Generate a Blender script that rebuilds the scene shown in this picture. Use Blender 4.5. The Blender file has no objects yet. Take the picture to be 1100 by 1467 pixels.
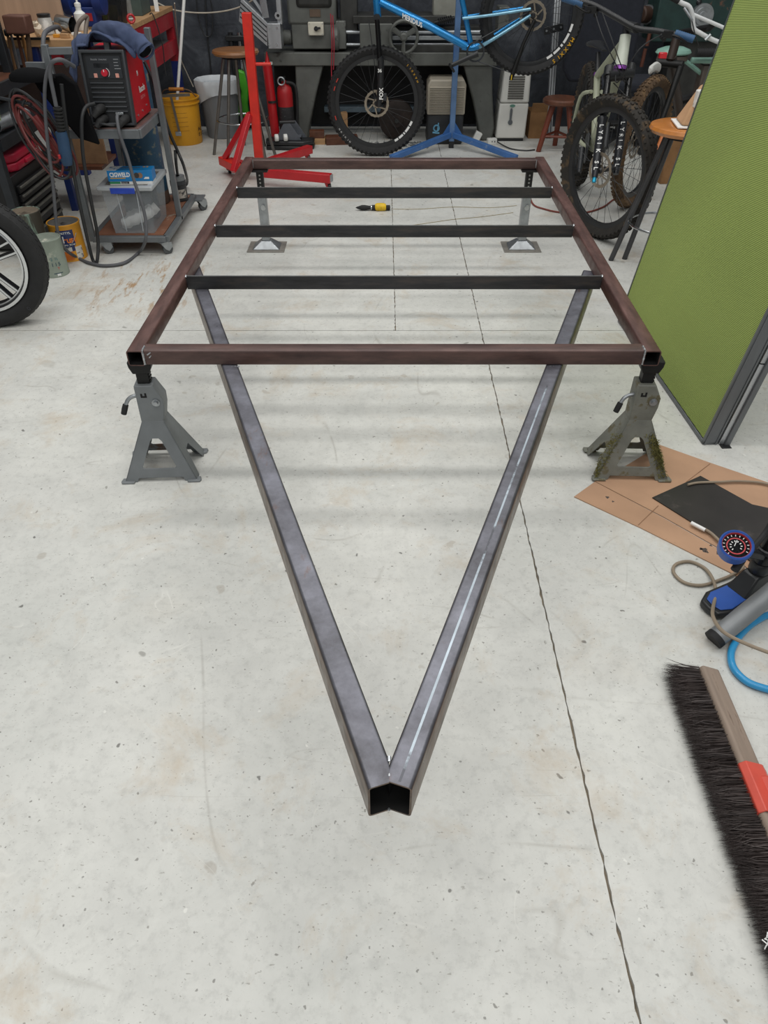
import bpy, bmesh, math, random
from mathutils import Vector as V, Matrix
from mathutils.geometry import tessellate_polygon
random.seed(11)
SC = bpy.context.scene
COL = SC.collection
PI = math.pi

# ------------------------------------------------------------ camera
F = 1050.0; CH = 1.5; PITCH = math.atan(866 / F)          # focal length in pixels of the 1100 x 1467 frame
cam = bpy.data.cameras.new('camera'); camo = bpy.data.objects.new('camera', cam); COL.objects.link(camo)
camo.location = (0, 0, CH); camo.rotation_euler = (PI / 2 - PITCH, 0, 0)
cam.sensor_fit = 'VERTICAL'; cam.sensor_height = 36; cam.sensor_width = 27
cam.lens = F / 1467 * 36; cam.clip_start = .05; cam.clip_end = 60
SC.camera = camo
# ------------------------------------------------------------ light of the hall
w = bpy.data.worlds.new('hall light'); SC.world = w; w.use_nodes = True
bg = w.node_tree.nodes['Background']; bg.inputs[0].default_value = (.93, .97, 1, 1); bg.inputs[1].default_value = .36
def strip(y, power, x=0, z=4.2, lx=5.5, ly=.35):
    l = bpy.data.lights.new('ceiling_strip', 'AREA'); l.shape = 'RECTANGLE'; l.size = lx; l.size_y = ly
    l.energy = power; l.color = (1, .985, .95)
    o = bpy.data.objects.new('ceiling_strip', l); COL.objects.link(o); o.location = (x, y, z)
for yy, pw in ((-1.9, 50), (.15, 64), (2.2, 75), (4.25, 62), (6.3, 28)):
    strip(yy, pw)
vs = SC.view_settings
vs.view_transform = 'Standard'; vs.look = 'None'; vs.gamma = 1; vs.use_curve_mapping = False; vs.exposure = 0.0
SC.display_settings.display_device = 'sRGB'

# ------------------------------------------------------------ helpers
_c, _s = math.cos(PITCH), math.sin(PITCH)
def _ray(px, py):
    x = (px - 550) / F; y = (py - 733) / F
    return V((x, _c - y * _s, -_s - y * _c))
def gp(px, py, z=0.0):                      # point of the horizontal plane z seen at a pixel of the photograph
    r = _ray(px, py); t = (z - CH) / r.z
    return V((r.x * t, r.y * t, z))
def at(px, py, Y):                          # point of the vertical plane y = Y seen at a pixel
    r = _ray(px, py); t = Y / r.y
    return V((r.x * t, Y, CH + r.z * t))

def lin(h):
    h = h.lstrip('#'); c = [int(h[i:i + 2], 16) / 255 for i in (0, 2, 4)]
    return tuple(x / 12.92 if x <= .04045 else ((x + .055) / 1.055) ** 2.4 for x in c) + (1,)

class NT:
    def __init__(s, name):
        s.m = bpy.data.materials.new(name); s.m.use_nodes = True
        s.t = s.m.node_tree; s.b = s.t.nodes['Principled BSDF']; s.tc = s.n('ShaderNodeTexCoord')
    def n(s, typ, **k):
        x = s.t.nodes.new(typ)
        for a, b in k.items(): setattr(x, a, b)
        return x
    def l(s, a, b): s.t.links.new(a, b)
    def noise(s, scale, detail=4, rough=.55, vec=None, stretch=None, dist=0):
        x = s.n('ShaderNodeTexNoise'); x.inputs['Scale'].default_value = scale; x.inputs['Detail'].default_value = detail
        x.inputs['Roughness'].default_value = rough; x.inputs['Distortion'].default_value = dist
        src = vec or s.tc.outputs['Object']
        if stretch:
            mp = s.n('ShaderNodeMapping'); mp.inputs['Scale'].default_value = stretch; s.l(src, mp.inputs[0]); src = mp.outputs[0]
        s.l(src, x.inputs['Vector']); return x.outputs['Fac']
    def ramp(s, fac, stops, interp='LINEAR'):
        r = s.n('ShaderNodeValToRGB'); cr = r.color_ramp; cr.interpolation = interp
        while len(cr.elements) < len(stops): cr.elements.new(.5)
        for e, (p, c) in zip(cr.elements, stops):
            e.position = p; e.color = c if len(c) == 4 else tuple(c) + (1,)
        s.l(fac, r.inputs[0]); return r.outputs[0]
    def mix(s, fac, a, b, mode='MIX'):
        x = s.n('ShaderNodeMix', data_type='RGBA', blend_type=mode)
        for sock, v in ((x.inputs[0], fac), (x.inputs[6], a), (x.inputs[7], b)):
            if hasattr(v, 'is_linked'): s.l(v, sock)
            else: sock.default_value = v
        return x.outputs[2]
    def bump(s, h, strength=.2, dist=.002):
        x = s.n('ShaderNodeBump'); x.inputs['Strength'].default_value = strength; x.inputs['Distance'].default_value = dist
        s.l(h, x.inputs['Height']); s.l(x.outputs[0], s.b.inputs['Normal'])
    def set(s, **k):
        for a, b in k.items():
            a = {'rough': 'Roughness', 'metal': 'Metallic', 'color': 'Base Color', 'coat': 'Coat Weight', 'trans': 'Transmission Weight',
                 'alpha': 'Alpha', 'sheen': 'Sheen Weight', 'spec': 'Specular IOR Level', 'ior': 'IOR'}[a]
            if hasattr(b, 'is_linked'): s.l(b, s.b.inputs[a])
            else: s.b.inputs[a].default_value = b
G = lambda v: (v, v, v, 1)
_M = {}
def mat(name, col, rough=.5, metal=0, var=.18, scale=14, wear=None, wear_at=.62, wear_scale=9, bump=0, bscale=60, coat=0, spec=.5, stretch=None):
    """plain procedural surface: base colour, soft variation, optional worn or rusty patches with their own shape"""
    if name in _M: return _M[name]
    t = NT(name); c = lin(col)
    dark = tuple(x * (1 - var) for x in c[:3]) + (1,); light = tuple(min(1, x * (1 + var)) for x in c[:3]) + (1,)
    base = t.ramp(t.noise(scale, 5, stretch=stretch), [(.3, dark), (.7, light)])
    if wear:
        f = t.ramp(t.noise(wear_scale, 7, .65, stretch=stretch), [(wear_at, G(0)), (min(1, wear_at + .06), G(1))])
        base = t.mix(f, base, lin(wear))
    t.set(color=base, rough=rough, metal=metal, coat=coat, spec=spec)
    if bump: t.bump(t.noise(bscale, 4, stretch=stretch), bump, .002)
    _M[name] = t.m; return t.m

WL = {}
def wl(o): return WL.get(o.name, V((0, 0, 0))) if o else V((0, 0, 0))

def spline(pts, n=8, closed=False):
    P = [V(p) for p in pts]; out = []; N = len(P)
    if N < 3: return P
    for i in range(N if closed else N - 1):
        a = P[(i - 1) % N] if closed or i else P[0]; b = P[i]; c = P[(i + 1) % N]
        d = P[(i + 2) % N] if closed or i + 2 < N else P[-1]
        for k in range(n):
            t = k / n
            out.append(.5 * ((2 * b) + (c - a) * t + (2 * a - 5 * b + 4 * c - d) * t * t + (3 * b - a - 3 * c + d) * t ** 3))
    if not closed: out.append(P[-1])
    return out

def frame_of(axis):
    z = V(axis).normalized(); x = z.orthogonal().normalized()
    if abs(z.z) < .95: x = V((0, 0, 1)).cross(z).normalized()
    return x, z.cross(x).normalized(), z

class MB:
    def __init__(s): s.v = []; s.f = []
    def add(s, vs, fs):
        b = len(s.v); s.v += [V(v) for v in vs]; s.f += [tuple(i + b for i in f) for f in fs]; return s
    def box(s, c, d, rz=0, M=None):
        c = V(c); R = M or Matrix.Rotation(rz, 3, 'Z')
        vs = [c + R @ V((x * d[0] / 2, y * d[1] / 2, z * d[2] / 2)) for x in (-1, 1) for y in (-1, 1) for z in (-1, 1)]
        return s.add(vs, [(0, 1, 3, 2), (4, 6, 7, 5), (0, 4, 5, 1), (2, 3, 7, 6), (0, 2, 6, 4), (1, 5, 7, 3)])
    def mm(s, a, b):                          # box from corner to corner
        a, b = V(a), V(b); return s.box((a + b) / 2, [abs(x) for x in (b - a)])
    def bar(s, p, q, wd, h, up=(0, 0, 1)):    # square bar between two points
        p, q = V(p), V(q); d = (q - p).normalized(); x = d.cross(V(up))
        if x.length < 1e-3: x = d.cross(V((0, 1, 0)))
        x.normalize(); y = x.cross(d).normalized()
        return s.box((p + q) / 2, (wd, (q - p).length, h), M=Matrix((x, d, y)).transposed())
    def hexa(s, b4, t4):
        return s.add(list(b4) + list(t4), [(3, 2, 1, 0), (4, 5, 6, 7), (0, 1, 5, 4), (1, 2, 6, 5), (2, 3, 7, 6), (3, 0, 4, 7)])
    def tube(s, pts, r, n=8, closed=False, cap=True, sx=1):
        P = [V(p) for p in pts]; N = len(P); R = r if isinstance(r, (list, tuple)) else [r] * N
        rings = []; x = None
        for i in range(N):
            if closed: d = P[(i + 1) % N] - P[i - 1]
            else: d = P[min(i + 1, N - 1)] - P[max(i - 1, 0)]
            if d.length < 1e-9: d = V((0, 0, 1))
            d.normalize()
            if x is None: x = frame_of(d)[0]
            else:
                x = x - d * x.dot(d)
                x = x.normalized() if x.length > 1e-6 else frame_of(d)[0]
            y = d.cross(x)
            rings.append([P[i] + (x * math.cos(2 * PI * k / n) * sx + y * math.sin(2 * PI * k / n)) * R[i] for k in range(n)])
        vs = [v for q in rings for v in q]; fs = []
        for i in range(N if closed else N - 1):
            j = (i + 1) % N
            for k in range(n):
                l = (k + 1) % n; fs.append((i * n + k, i * n + l, j * n + l, j * n + k))
        if cap and not closed: fs += [tuple(range(n - 1, -1, -1)), tuple((N - 1) * n + k for k in range(n))]
        return s.add(vs, fs)
    def lathe(s, prof, c=(0, 0, 0), axis=(0, 0, 1), n=24, closed=False, ph=0, rad=None):
        c = V(c); x, y, z = frame_of(axis); vs = []; fs = []; m = len(prof)
        for (r, h) in prof:
            for k in range(n):
                a = 2 * PI * k / n + ph; rr = rad(r, h, a) if rad else r
                vs.append(c + z * h + (x * math.cos(a) + y * math.sin(a)) * rr)
        for i in range(m if closed else m - 1):
            j = (i + 1) % m
            for k in range(n):
                l = (k + 1) % n; fs.append((i * n + k, i * n + l, j * n + l, j * n + k))
        if not closed:
            if prof[0][0] > 1e-5: fs.append(tuple(range(n - 1, -1, -1)))
            if prof[-1][0] > 1e-5: fs.append(tuple((m - 1) * n + k for k in range(n)))
        return s.add(vs, fs)
    def cyl(s, p, q, r, n=16, r2=None):
        p, q = V(p), V(q); return s.lathe([(r, 0), (r if r2 is None else r2, (q - p).length)], p, q - p, n)
    def torus(s, c, axis, R, r, n=32, m=8, sx=1):
        return s.lathe([(R + r * math.cos(2 * PI * k / m), r * sx * math.sin(2 * PI * k / m)) for k in range(m)], c, axis, n, True)
    def sph(s, c, r, n=12, m=8):
        r = V(r) if hasattr(r, '__len__') else V((r, r, r)); c = V(c); b = MB()
        b.lathe([(math.sin(PI * i / m), -math.cos(PI * i / m)) for i in range(m + 1)], n=n)
        return s.add([V((v.x * r.x, v.y * r.y, v.z * r.z)) + c for v in b.v], b.f)
    def prism(s, loops, o, ux, uy, ext):       # polygon (with holes) in the plane o + u*ux + v*uy, thickened by the vector ext
        o, ux, uy, ext = V(o), V(ux), V(uy), V(ext)
        if not isinstance(loops[0][0], (list, tuple)): loops = [loops]
        L = [[V((p[0], p[1], 0)) for p in q] for q in loops]; flat = [p for q in L for p in q]; n = len(flat)
        tri = tessellate_polygon(L)
        vs = [o + ux * p.x + uy * p.y for p in flat]; vs += [v + ext for v in vs]
        fs = [tuple(t) for t in tri] + [tuple(i + n for i in reversed(t)) for t in tri]; b = 0
        if len(L) == 1: fs = [tuple(range(n)), tuple(range(2 * n - 1, n - 1, -1))]
        for q in L:
            k = len(q)
            for i in range(k):
                j = (i + 1) % k; fs.append((b + i, b + j, b + j + n, b + i + n))
            b += k
        return s.add(vs, fs)
    def poly(s, pts, t):                       # flat sheet through ground points, thickness t upwards
        z0 = pts[0][2]; return s.prism([(p[0], p[1]) for p in pts], (0, 0, z0), (1, 0, 0), (0, 1, 0), (0, 0, t))
    def mv(s, M): s.v = [M @ v for v in s.v]; return s
    def build(s, name, m, parent=None, bev=0, seg=2, smooth=38, base=False, kind=None, label=None, cen=True):
        P = wl(parent)
        lo = V([min(v[i] for v in s.v) for i in range(3)]); hi = V([max(v[i] for v in s.v) for i in range(3)])
        c = (lo + hi) / 2 if cen else V((0, 0, 0))
        if base: c.z = lo.z
        me = bpy.data.meshes.new(name); me.from_pydata([v - c for v in s.v], [], s.f)
        bm = bmesh.new(); bm.from_mesh(me); bmesh.ops.remove_doubles(bm, verts=bm.verts, dist=1e-5)
        bmesh.ops.recalc_face_normals(bm, faces=bm.faces)
        bm.to_mesh(me); bm.free()
        for p in me.polygons: p.use_smooth = True
        me.set_sharp_from_angle(angle=math.radians(smooth))
        me.materials.append(m)
        o = bpy.data.objects.new(name, me); COL.objects.link(o); WL[o.name] = c
        if parent: o.parent = parent
        o.location = c - P
        if bev:
            b = o.modifiers.new('edge', 'BEVEL'); b.width = bev; b.segments = seg; b.limit_method = 'ANGLE'; b.angle_limit = .6
            b.harden_normals = False
        if kind: o['kind'] = kind
        if label: o['label'] = label
        return o

def tag(o, label, cat, group=None):
    o['label'] = label; o['category'] = cat
    if group: o['group'] = group
    return o
def thing(name, label, cat, loc=(0, 0, 0), group=None):
    o = bpy.data.objects.new(name, None); COL.objects.link(o); o.location = V(loc); o.empty_display_size = .05
    WL[o.name] = V(loc); return tag(o, label, cat, group)
def place(o, loc, rot=None):
    o.location = V(loc)
    if rot is not None:
        if isinstance(rot, Matrix): o.rotation_euler = rot.to_euler()
        else: o.rotation_euler = rot
    return o
def copy_tree(o, parent=None):
    c = o.copy(); COL.objects.link(c)
    if parent: c.parent = parent
    for ch in list(o.children): copy_tree(ch, c)
    return c
def text(body, size, o, ux, uy, m, parent, name='lettering', depth=.0006, align='LEFT', sx=1, bold=0):
    cu = bpy.data.curves.new('t', 'FONT'); cu.body = body; cu.size = size; cu.align_x = align; cu.resolution_u = 2; cu.offset = bold
    to = bpy.data.objects.new('t', cu); COL.objects.link(to); dg = bpy.context.evaluated_depsgraph_get()
    me = bpy.data.meshes.new_from_object(to.evaluated_get(dg)); bpy.data.objects.remove(to); bpy.data.curves.remove(cu)
    ux, uy = V(ux).normalized(), V(uy).normalized(); nz = ux.cross(uy).normalized(); o = V(o)
    mb = MB(); mb.add([o + ux * v.co.x * sx + uy * v.co.y + nz * depth for v in me.vertices], [tuple(p.vertices) for p in me.polygons])
    bpy.data.meshes.remove(me)
    return mb.build(name, m, parent)
X, Y, Z = V((1, 0, 0)), V((0, 1, 0)), V((0, 0, 1))

# ------------------------------------------------------------ materials
def floor_mat():
    t = NT('polished concrete'); g = t.n('ShaderNodeNewGeometry'); P = g.outputs['Position']
    base = t.ramp(t.noise(1.1, 6, .6, P), [(.3, lin('c3c4bf')), (.5, lin('cdcdc8')), (.7, lin('d6d6d0'))])
    warm = t.ramp(t.noise(2.6, 5, .6, P), [(.56, G(0)), (.75, G(1))])
    base = t.mix(t.mix(.22, G(0), warm, 'MIX'), base, lin('cabfae'))
    fine = t.ramp(t.noise(38, 8, .7, P), [(.25, G(.80)), (.5, G(1)), (.8, G(1.0))])
    base = t.mix(1, base, fine, 'MULTIPLY')
    cloud = t.ramp(t.noise(7, 8, .7, P, dist=.6), [(.32, G(.88)), (.6, G(1))])
    base = t.mix(1, base, cloud, 'MULTIPLY')
    # drops and chips
    def spots(scale, rad, keep, col, f=.8):
        nonlocal base
        wob = t.n('ShaderNodeVectorMath', operation='ADD'); nz = t.n('ShaderNodeTexNoise'); nz.inputs['Scale'].default_value = scale * 2.2
        t.l(P, nz.inputs['Vector']); sc = t.n('ShaderNodeVectorMath', operation='SCALE'); sc.inputs[3].default_value = .5 / scale
        t.l(nz.outputs['Color'], sc.inputs[0]); t.l(P, wob.inputs[0]); t.l(sc.outputs[0], wob.inputs[1])
        vo = t.n('ShaderNodeTexVoronoi'); vo.inputs['Scale'].default_value = scale; vo.inputs['Randomness'].default_value = 1
        t.l(wob.outputs[0], vo.inputs['Vector'])
        near = t.ramp(vo.outputs['Distance'], [(rad * .7, G(1)), (rad, G(0))])
        sep = t.n('ShaderNodeSeparateColor'); t.l(vo.outputs['Color'], sep.inputs[0])
        on = t.ramp(sep.outputs[0], [(keep, G(1)), (keep + .01, G(0))], 'CONSTANT')
        m2 = t.mix(1, near, on, 'MULTIPLY'); m3 = t.mix(1, m2, G(f), 'MULTIPLY')
        base = t.mix(m3, base, lin(col))
    spots(5, .07, .3, '77756f', .6); spots(15, .09, .22, '4f4d49', .75); spots(45, .12, .2, '57544f', .6); spots(9, .16, .1, '9a9082', .4); spots(24,.12,.04,'e6e5df',.5); spots(30,.11,.25,'6a6761',.7); spots(80,.13,.2,'6b6862',.55); spots(2.2,.1,.25,'a39e94',.35)
    # long thin scratches: the level lines of stretched noise
    for i, (sc_, st, col, wd) in enumerate(((1.6, (1, .35, 1), '9d9a93', .002), (2.3, (.3, 1.2, 1), 'a5a29a', .002), (3.5, (1, 1, 1), 'dcdbd5', .002))):
        n_ = t.noise(sc_, 2, .4, P, st, .8)
        line = t.ramp(n_, [(.5 - wd * 2, G(0)), (.5, G(1)), (.5 + wd * 2, G(0))])
        gate = t.ramp(t.noise(3.1 + i, 4, .6, P), [(.5, G(0)), (.62, G(.5))])
        base = t.mix(t.mix(1, line, gate, 'MULTIPLY'), base, lin(col))
    for sc_, st_, lo_, f_, c_ in ((55, (1, 2.4, 1), .665, .55, '837f77'), (95, (1, 1.7, 1), .66, .5, '7a766f'), (30, (1.6, 1, 1), .70, .6, '6f6b64')):
        fk = t.ramp(t.noise(sc_, 3, .6, P, st_), [(lo_, G(0)), (lo_ + .03, G(f_))]); base = t.mix(fk, base, lin(c_))
    scuff = t.ramp(t.noise(5, 8, .75, P, (5, 1.1, 1), .3), [(.63, G(0)), (.70, G(.5))]); gate2 = t.ramp(t.noise(1.3, 3, .5, P), [(.52, G(0)), (.62, G(1))])
    base = t.mix(t.mix(1, scuff, gate2, 'MULTIPLY'), base, lin('8f8c86'))
    tan = t.ramp(t.noise(3.6, 7, .7, P, dist=.5), [(.54, G(0)), (.7, G(.5))]); base = t.mix(tan, base, lin('b7a68e'))
    # rusty drag marks left of the frame
    rust = t.ramp(t.noise(8, 5, .7, P, (2.4, .5, 1)), [(.53, G(0)), (.62, G(1))])
    bx = t.n('ShaderNodeVectorMath', operation='DISTANCE'); bx.inputs[1].default_value = (-1.2, 3.65, 0); t.l(P, bx.inputs[0])
    area = t.ramp(bx.outputs['Value'], [(.15, G(.85)), (.5, G(0))])
    base = t.mix(t.mix(1, rust, area, 'MULTIPLY'), base, lin('a07a4a'))
    t.set(color=base, rough=t.ramp(t.noise(6, 5, .6, P), [(.3, G(.42)), (.7, G(.62))]), spec=.4)
    t.bump(t.noise(70, 6, .7, P), .12, .002)
    return t.m
M_FLOOR = floor_mat()
M_JOINT = mat('joint filler', '7d7262', .9, var=.35, scale=30, bump=.4)
def backdrop():
    t = NT('mottled charcoal backdrop')
    b = t.ramp(t.noise(3.2, 9, .68, dist=.7), [(.3, lin('2a2c31')), (.52, lin('44474d')), (.75, lin('65696f'))])
    t.set(color=b, rough=.92, spec=.2); t.bump(t.noise(5, 7, .7), .5, .02); return t.m
M_WALL = backdrop()
M_SIDE = mat('painted block wall', '8a8b89', .85, var=.08, scale=3, bump=.2)
def steel(name, lo, mid, hi, rough, streak=(1, 1, 1), metal=.35, spec=.5, rust=None):
    t = NT(name)
    b = t.ramp(t.noise(10, 8, .68, stretch=streak), [(.28, lin(lo)), (.5, lin(mid)), (.74, lin(hi))])
    if rust:
        f = t.ramp(t.noise(7, 7, .7), [(.62, G(0)), (.7, G(.75))]); b = t.mix(f, b, lin(rust))
    t.set(color=b, rough=t.ramp(t.noise(24, 5, .6), [(.3, G(rough - .1)), (.7, G(rough + .12))]), metal=metal, spec=spec)
    t.bump(t.noise(90, 5, .6), .08, .001); return t.m
M_RAIL = steel('red brown mill scale steel', '3a2a28', '5a403b', '745650', .44, (3, .5, 3), .25)
M_ENDB = steel('brown mill scale steel', '352827', '54403c', '6c524c', .42, (.5, 3, 3), .25)
M_CROSS = steel('dark blue black angle steel', '232425', '38383a', '514a46', .4, (.4, 3, 3), .4)
def drawbar_mat():
    t = NT('scaled steel with painted sheen'); g = t.n('ShaderNodeNewGeometry'); sp = t.n('ShaderNodeSeparateXYZ'); t.l(g.outputs['Normal'], sp.inputs[0])
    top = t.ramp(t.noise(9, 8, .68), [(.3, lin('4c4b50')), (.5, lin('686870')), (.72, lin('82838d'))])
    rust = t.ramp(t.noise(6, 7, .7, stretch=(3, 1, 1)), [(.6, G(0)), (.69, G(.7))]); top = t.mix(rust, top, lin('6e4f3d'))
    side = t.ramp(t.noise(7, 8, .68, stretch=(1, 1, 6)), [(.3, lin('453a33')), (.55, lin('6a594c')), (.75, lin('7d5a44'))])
    up = t.ramp(sp.outputs[2], [(.35, G(0)), (.8, G(1))]); edge_ = t.ramp(sp.outputs[2], [(.25, G(1)), (.5, G(.45)), (.97, G(.62)), (.995, G(1))])  # blue grey sheen painted on upward faces, rounded edges painted darker
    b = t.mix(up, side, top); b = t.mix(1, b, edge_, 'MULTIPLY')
    t.set(color=b, rough=t.ramp(t.noise(24, 5, .6), [(.3, G(.27)), (.7, G(.46))]), metal=.4, spec=.5); t.bump(t.noise(90, 5, .6), .1, .001); return t.m
M_DRAW = drawbar_mat()
M_EDGE = mat('painted edge highlight', '8d8f90', .3, .7, var=.25, scale=20)
M_INNER = mat('painted inner shade', '0b0a0a', .8, var=.3)  # near-black colour paints the shade inside hollow parts
M_WELD = mat('bright weld metal', 'b9bcc0', .32, .85, var=.3, scale=80, bump=.6, bscale=200)
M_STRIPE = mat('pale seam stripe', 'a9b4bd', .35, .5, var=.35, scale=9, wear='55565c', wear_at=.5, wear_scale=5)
M_JACK = mat('grey enamel', '74787a', .5, .1, var=.12, scale=12, wear='6a5142', wear_at=.63, wear_scale=13, bump=.15)
M_JACKD = mat('grimy grey enamel', '76776f', .62, .1, var=.2, scale=16, wear='66604a', wear_at=.53, wear_scale=20, bump=.35)
M_BLACK = mat('black iron', '171717', .5, .3, var=.35, bump=.2)
M_RUB = mat('black rubber', '1c1c1d', .72, var=.25, scale=30)
M_MUD = mat('muddy tyre rubber', '26231f', .85, var=.35, scale=18, wear='4d3e2c', wear_at=.56, wear_scale=10, bump=.3)
M_BROWNTYRE = mat('brown muddy tyre', '55422f', .92, var=.35, scale=20, wear='6d563c', wear_at=.52, wear_scale=14, bump=.4)
M_ZINC = mat('zinc plate', 'a3a7aa', .38, .8, var=.18, scale=25, bump=.1)
M_ALU = mat('brushed aluminium', 'b6b9bc', .35, .75, var=.12, scale=30, stretch=(1, 1, .1))
M_CHROME = mat('chrome tube', 'b5b8ba', .18, 1, var=.1)
M_PLBLK = mat('black plastic', '1e1f21', .42, var=.2)
M_DKGREY = mat('dark grey plastic', '2e3033', .45, var=.15)
M_RED = mat('red paint', 'b1141d', .38, var=.1, coat=.2)
M_REDST = mat('orange red paint', 'cf2a1c', .42, var=.12, wear='8a2016', wear_at=.72)
M_WHITE = mat('white plastic', 'dcdcd8', .45, var=.05)
M_WHITEP = mat('white print', 'e6e6e4', .5, var=.04)
M_BLUE = mat('blue paint', '3c669f', .45, var=.12, wear='74879f', wear_at=.6)
M_BLUEM = mat('metallic blue paint', '1e86c8', .22, .55, var=.12, coat=.6)
M_WOOD = mat('worn wood', '9a6a42', .55, var=.22, scale=5, stretch=(8, 1, 8))
M_PALEW = mat('raw pine', 'b08a62', .7, var=.2, scale=5, stretch=(1, 8, 8))
M_DWOOD = mat('dark stained wood', '5e3826', .5, var=.25, scale=6, stretch=(6, 1, 6))
M_CABLE = mat('black cable sheath', '232426', .55, var=.15)
M_GCABLE = mat('grey cable sheath', '55565a', .6, var=.12)
M_TEAL = mat('teal paint', '1d3734', .6, var=.25, wear='6a4a3a', wear_at=.6)
M_MACH = mat('grey machine enamel', '5f615d', .5, .15, var=.2, scale=7, wear='3b3a37', wear_at=.6, wear_scale=6, bump=.2)
M_MACHD = mat('oily cast iron', '3a3a38', .45, .35, var=.3, scale=8, bump=.3)
M_SCREEN = mat('dark glass', '17191c', .15, var=.05)
M_KRAFT = mat('brown cardboard', 'b08c70', .85, var=.1, scale=6, wear='8a6c57', wear_at=.64, wear_scale=5)
M_YEL = mat('yellow plastic', 'd89a1e', .5, var=.1, scale=5, wear='a5691c', wear_at=.68)
M_GOLD = mat('yellow print', 'd9a21b', .55, var=.05)
M_NAVY = mat('navy fabric', '23262f', .9, var=.15, scale=40, bump=.3, bscale=300)
M_SAGE = mat('sage green frame paint', 'a9ad96', .4, var=.12, wear='6f674f', wear_at=.62, wear_scale=14)
M_STONE = mat('grey tube paint', '7d8082', .45, .2, var=.12)
# ============================================================ setting
JX, JX2, JY = .446, .053, 3.13
fl = MB(); fl.mm((-4, -1.6, -.06), (4, 7.2, -.008)); FLOOR = fl.build('floor', M_JOINT, kind='structure', cen=False)
def edge(p, q, amp):                        # slightly broken arris along a joint
    p, q = V(p), V(q); n = max(2, int((q - p).length / .018)); d = (q - p).normalized(); s = V((-d.y, d.x, 0)); out = []
    for i in range(n):
        out.append(p + (q - p) * (i / n) + s * (random.gauss(0, amp) if 0 < i else 0))
    return out
def slab(x0, y0, x1, y1, g=.0023):
    a, b, c, d = (x0 + g, y0 + g, -.03), (x1 - g, y0 + g, -.03), (x1 - g, y1 - g, -.03), (x0 + g, y1 - g, -.03)
    P = edge(a, b, .0004) + edge(b, c, .0011) + edge(c, d, .0004) + edge(d, a, .0011)
    MB().prism([(p.x, p.y) for p in P], (0, 0, -.03), X, Y, (0, 0, .03)).build('slab', M_FLOOR, FLOOR)
slab(-4, -1.6, JX, JY); slab(JX, -1.6, 4, JY); slab(-4, JY, JX2, 7.2, .0018); slab(JX2, JY, JX, 7.2, .0018); slab(JX, JY, 4, 7.2, .0022)
MB().mm((-4, 7.2, -.06), (4, 7.3, 3)).build('wall_back', M_WALL, kind='structure')
MB().mm((-4.1, -1.6, -.06), (-4, 7.3, 3)).build('wall_left', M_SIDE, kind='structure')
MB().mm((4, -1.6, -.06), (4.1, 7.3, 3)).build('wall_right', M_SIDE, kind='structure')

# ============================================================ welded trailer frame
ZT, ZB, TB = .465, .415, .05
TR = thing('trailer_frame', 'rusty brown welded steel trailer frame with V drawbar resting on stands', 'trailer frame', (.03, 2.02, ZB))
def hollow(A, d, w, h, t0, t1, r=.007, wall=.0035, extra=()):
    """square hollow section: A = lower outer corner, d = direction, w to the right of d; t0/t1 give the trim of each profile point"""
    A, d = V(A), V(d).normalized(); n = V((d.y, -d.x, 0))
    def loop(o):
        w0, w1, h0, h1 = o, w - o, o, h - o; rr = max(.001, r - o); L = []
        for (cx, cy, a0) in ((w1 - rr, h0 + rr, -90), (w1 - rr, h1 - rr, 0), (w0 + rr, h1 - rr, 90), (w0 + rr, h0 + rr, 180)):
            for k in range(4):
                a = math.radians(a0 + 30 * k); L.append((cx + rr * math.cos(a), cy + rr * math.sin(a)))
            if a0 == 0: L += [(e, h1) for e in sorted(extra, reverse=True)]
            if a0 == 180: L += [(e, h0) for e in sorted(extra)]
        return L
    Lo, Li = loop(0), loop(wall); m = MB(); k = len(Lo); rings = []
    for L, tf in ((Lo, t0), (Lo, t1), (Li, t1), (Li, t0)):
        rings.append([A + d * tf(u) + n * u + Z * v for u, v in L])
    fs = []; gs = []
    for i in range(4):
        for q in range(k):
            j = (q + 1) % k; a, b = i * k, ((i + 1) % 4) * k
            (gs if i == 2 else fs).append((a + q, a + j, b + j, b + q))
    vs = [v for R in rings for v in R]
    bore = MB().add(vs[2 * k:], [tuple(i - 2 * k for i in f) for f in gs])
    return m.add(vs, fs), bore
def tube_part(name, m, *a, **kw):
    o, b = hollow(*a, **kw); p = o.build(name, m, TR); b.build('tube_bore', M_INNER, p); return p
cst = lambda v: (lambda u: v)
rl0, rl1 = V((-.782, 2.02, ZB)), V((-.7495, 4.262, ZB)); rr0, rr1 = V((.841 - TB, 2.02, ZB)), V((.8635 - TB, 4.262, ZB))
tube_part('side_rail', M_RAIL, rl0, rl1 - rl0, TB, TB, cst(0), cst(2.242))
tube_part('side_rail', M_RAIL, rr0, rr1 - rr0, TB, TB, cst(0), cst(2.242))
def lx(y): return -.782 + TB + (y - 2.02) * .0145
def rx(y): return .841 - TB + (y - 2.02) * .01
for y in (2.023, 4.20):
    tube_part('end_beam', M_ENDB, (lx(y), y + TB, ZB), (1, 0, 0), TB, TB, cst(0), cst(rx(y) - lx(y)))
for y in (2.604, 3.155, 3.70):
    o = MB(); o.prism([(0, 0), (.045, 0), (.045, .005), (.005, .005), (.005, .05), (0, .05)], (lx(y) + .001, y, ZB), Y, Z, (rx(y) - lx(y) - .002, 0, 0))
    cb_ = o.build('cross_bar', M_CROSS, TR, bev=.0012)
    MB().mm((lx(y) + .004, y - .0002, ZT - .0012), (rx(y) - .004, y + .0052, ZT + .0006)).build('edge_highlight', M_EDGE, cb_)  # bright steel strip, the top edge highlight painted into its colour
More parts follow.
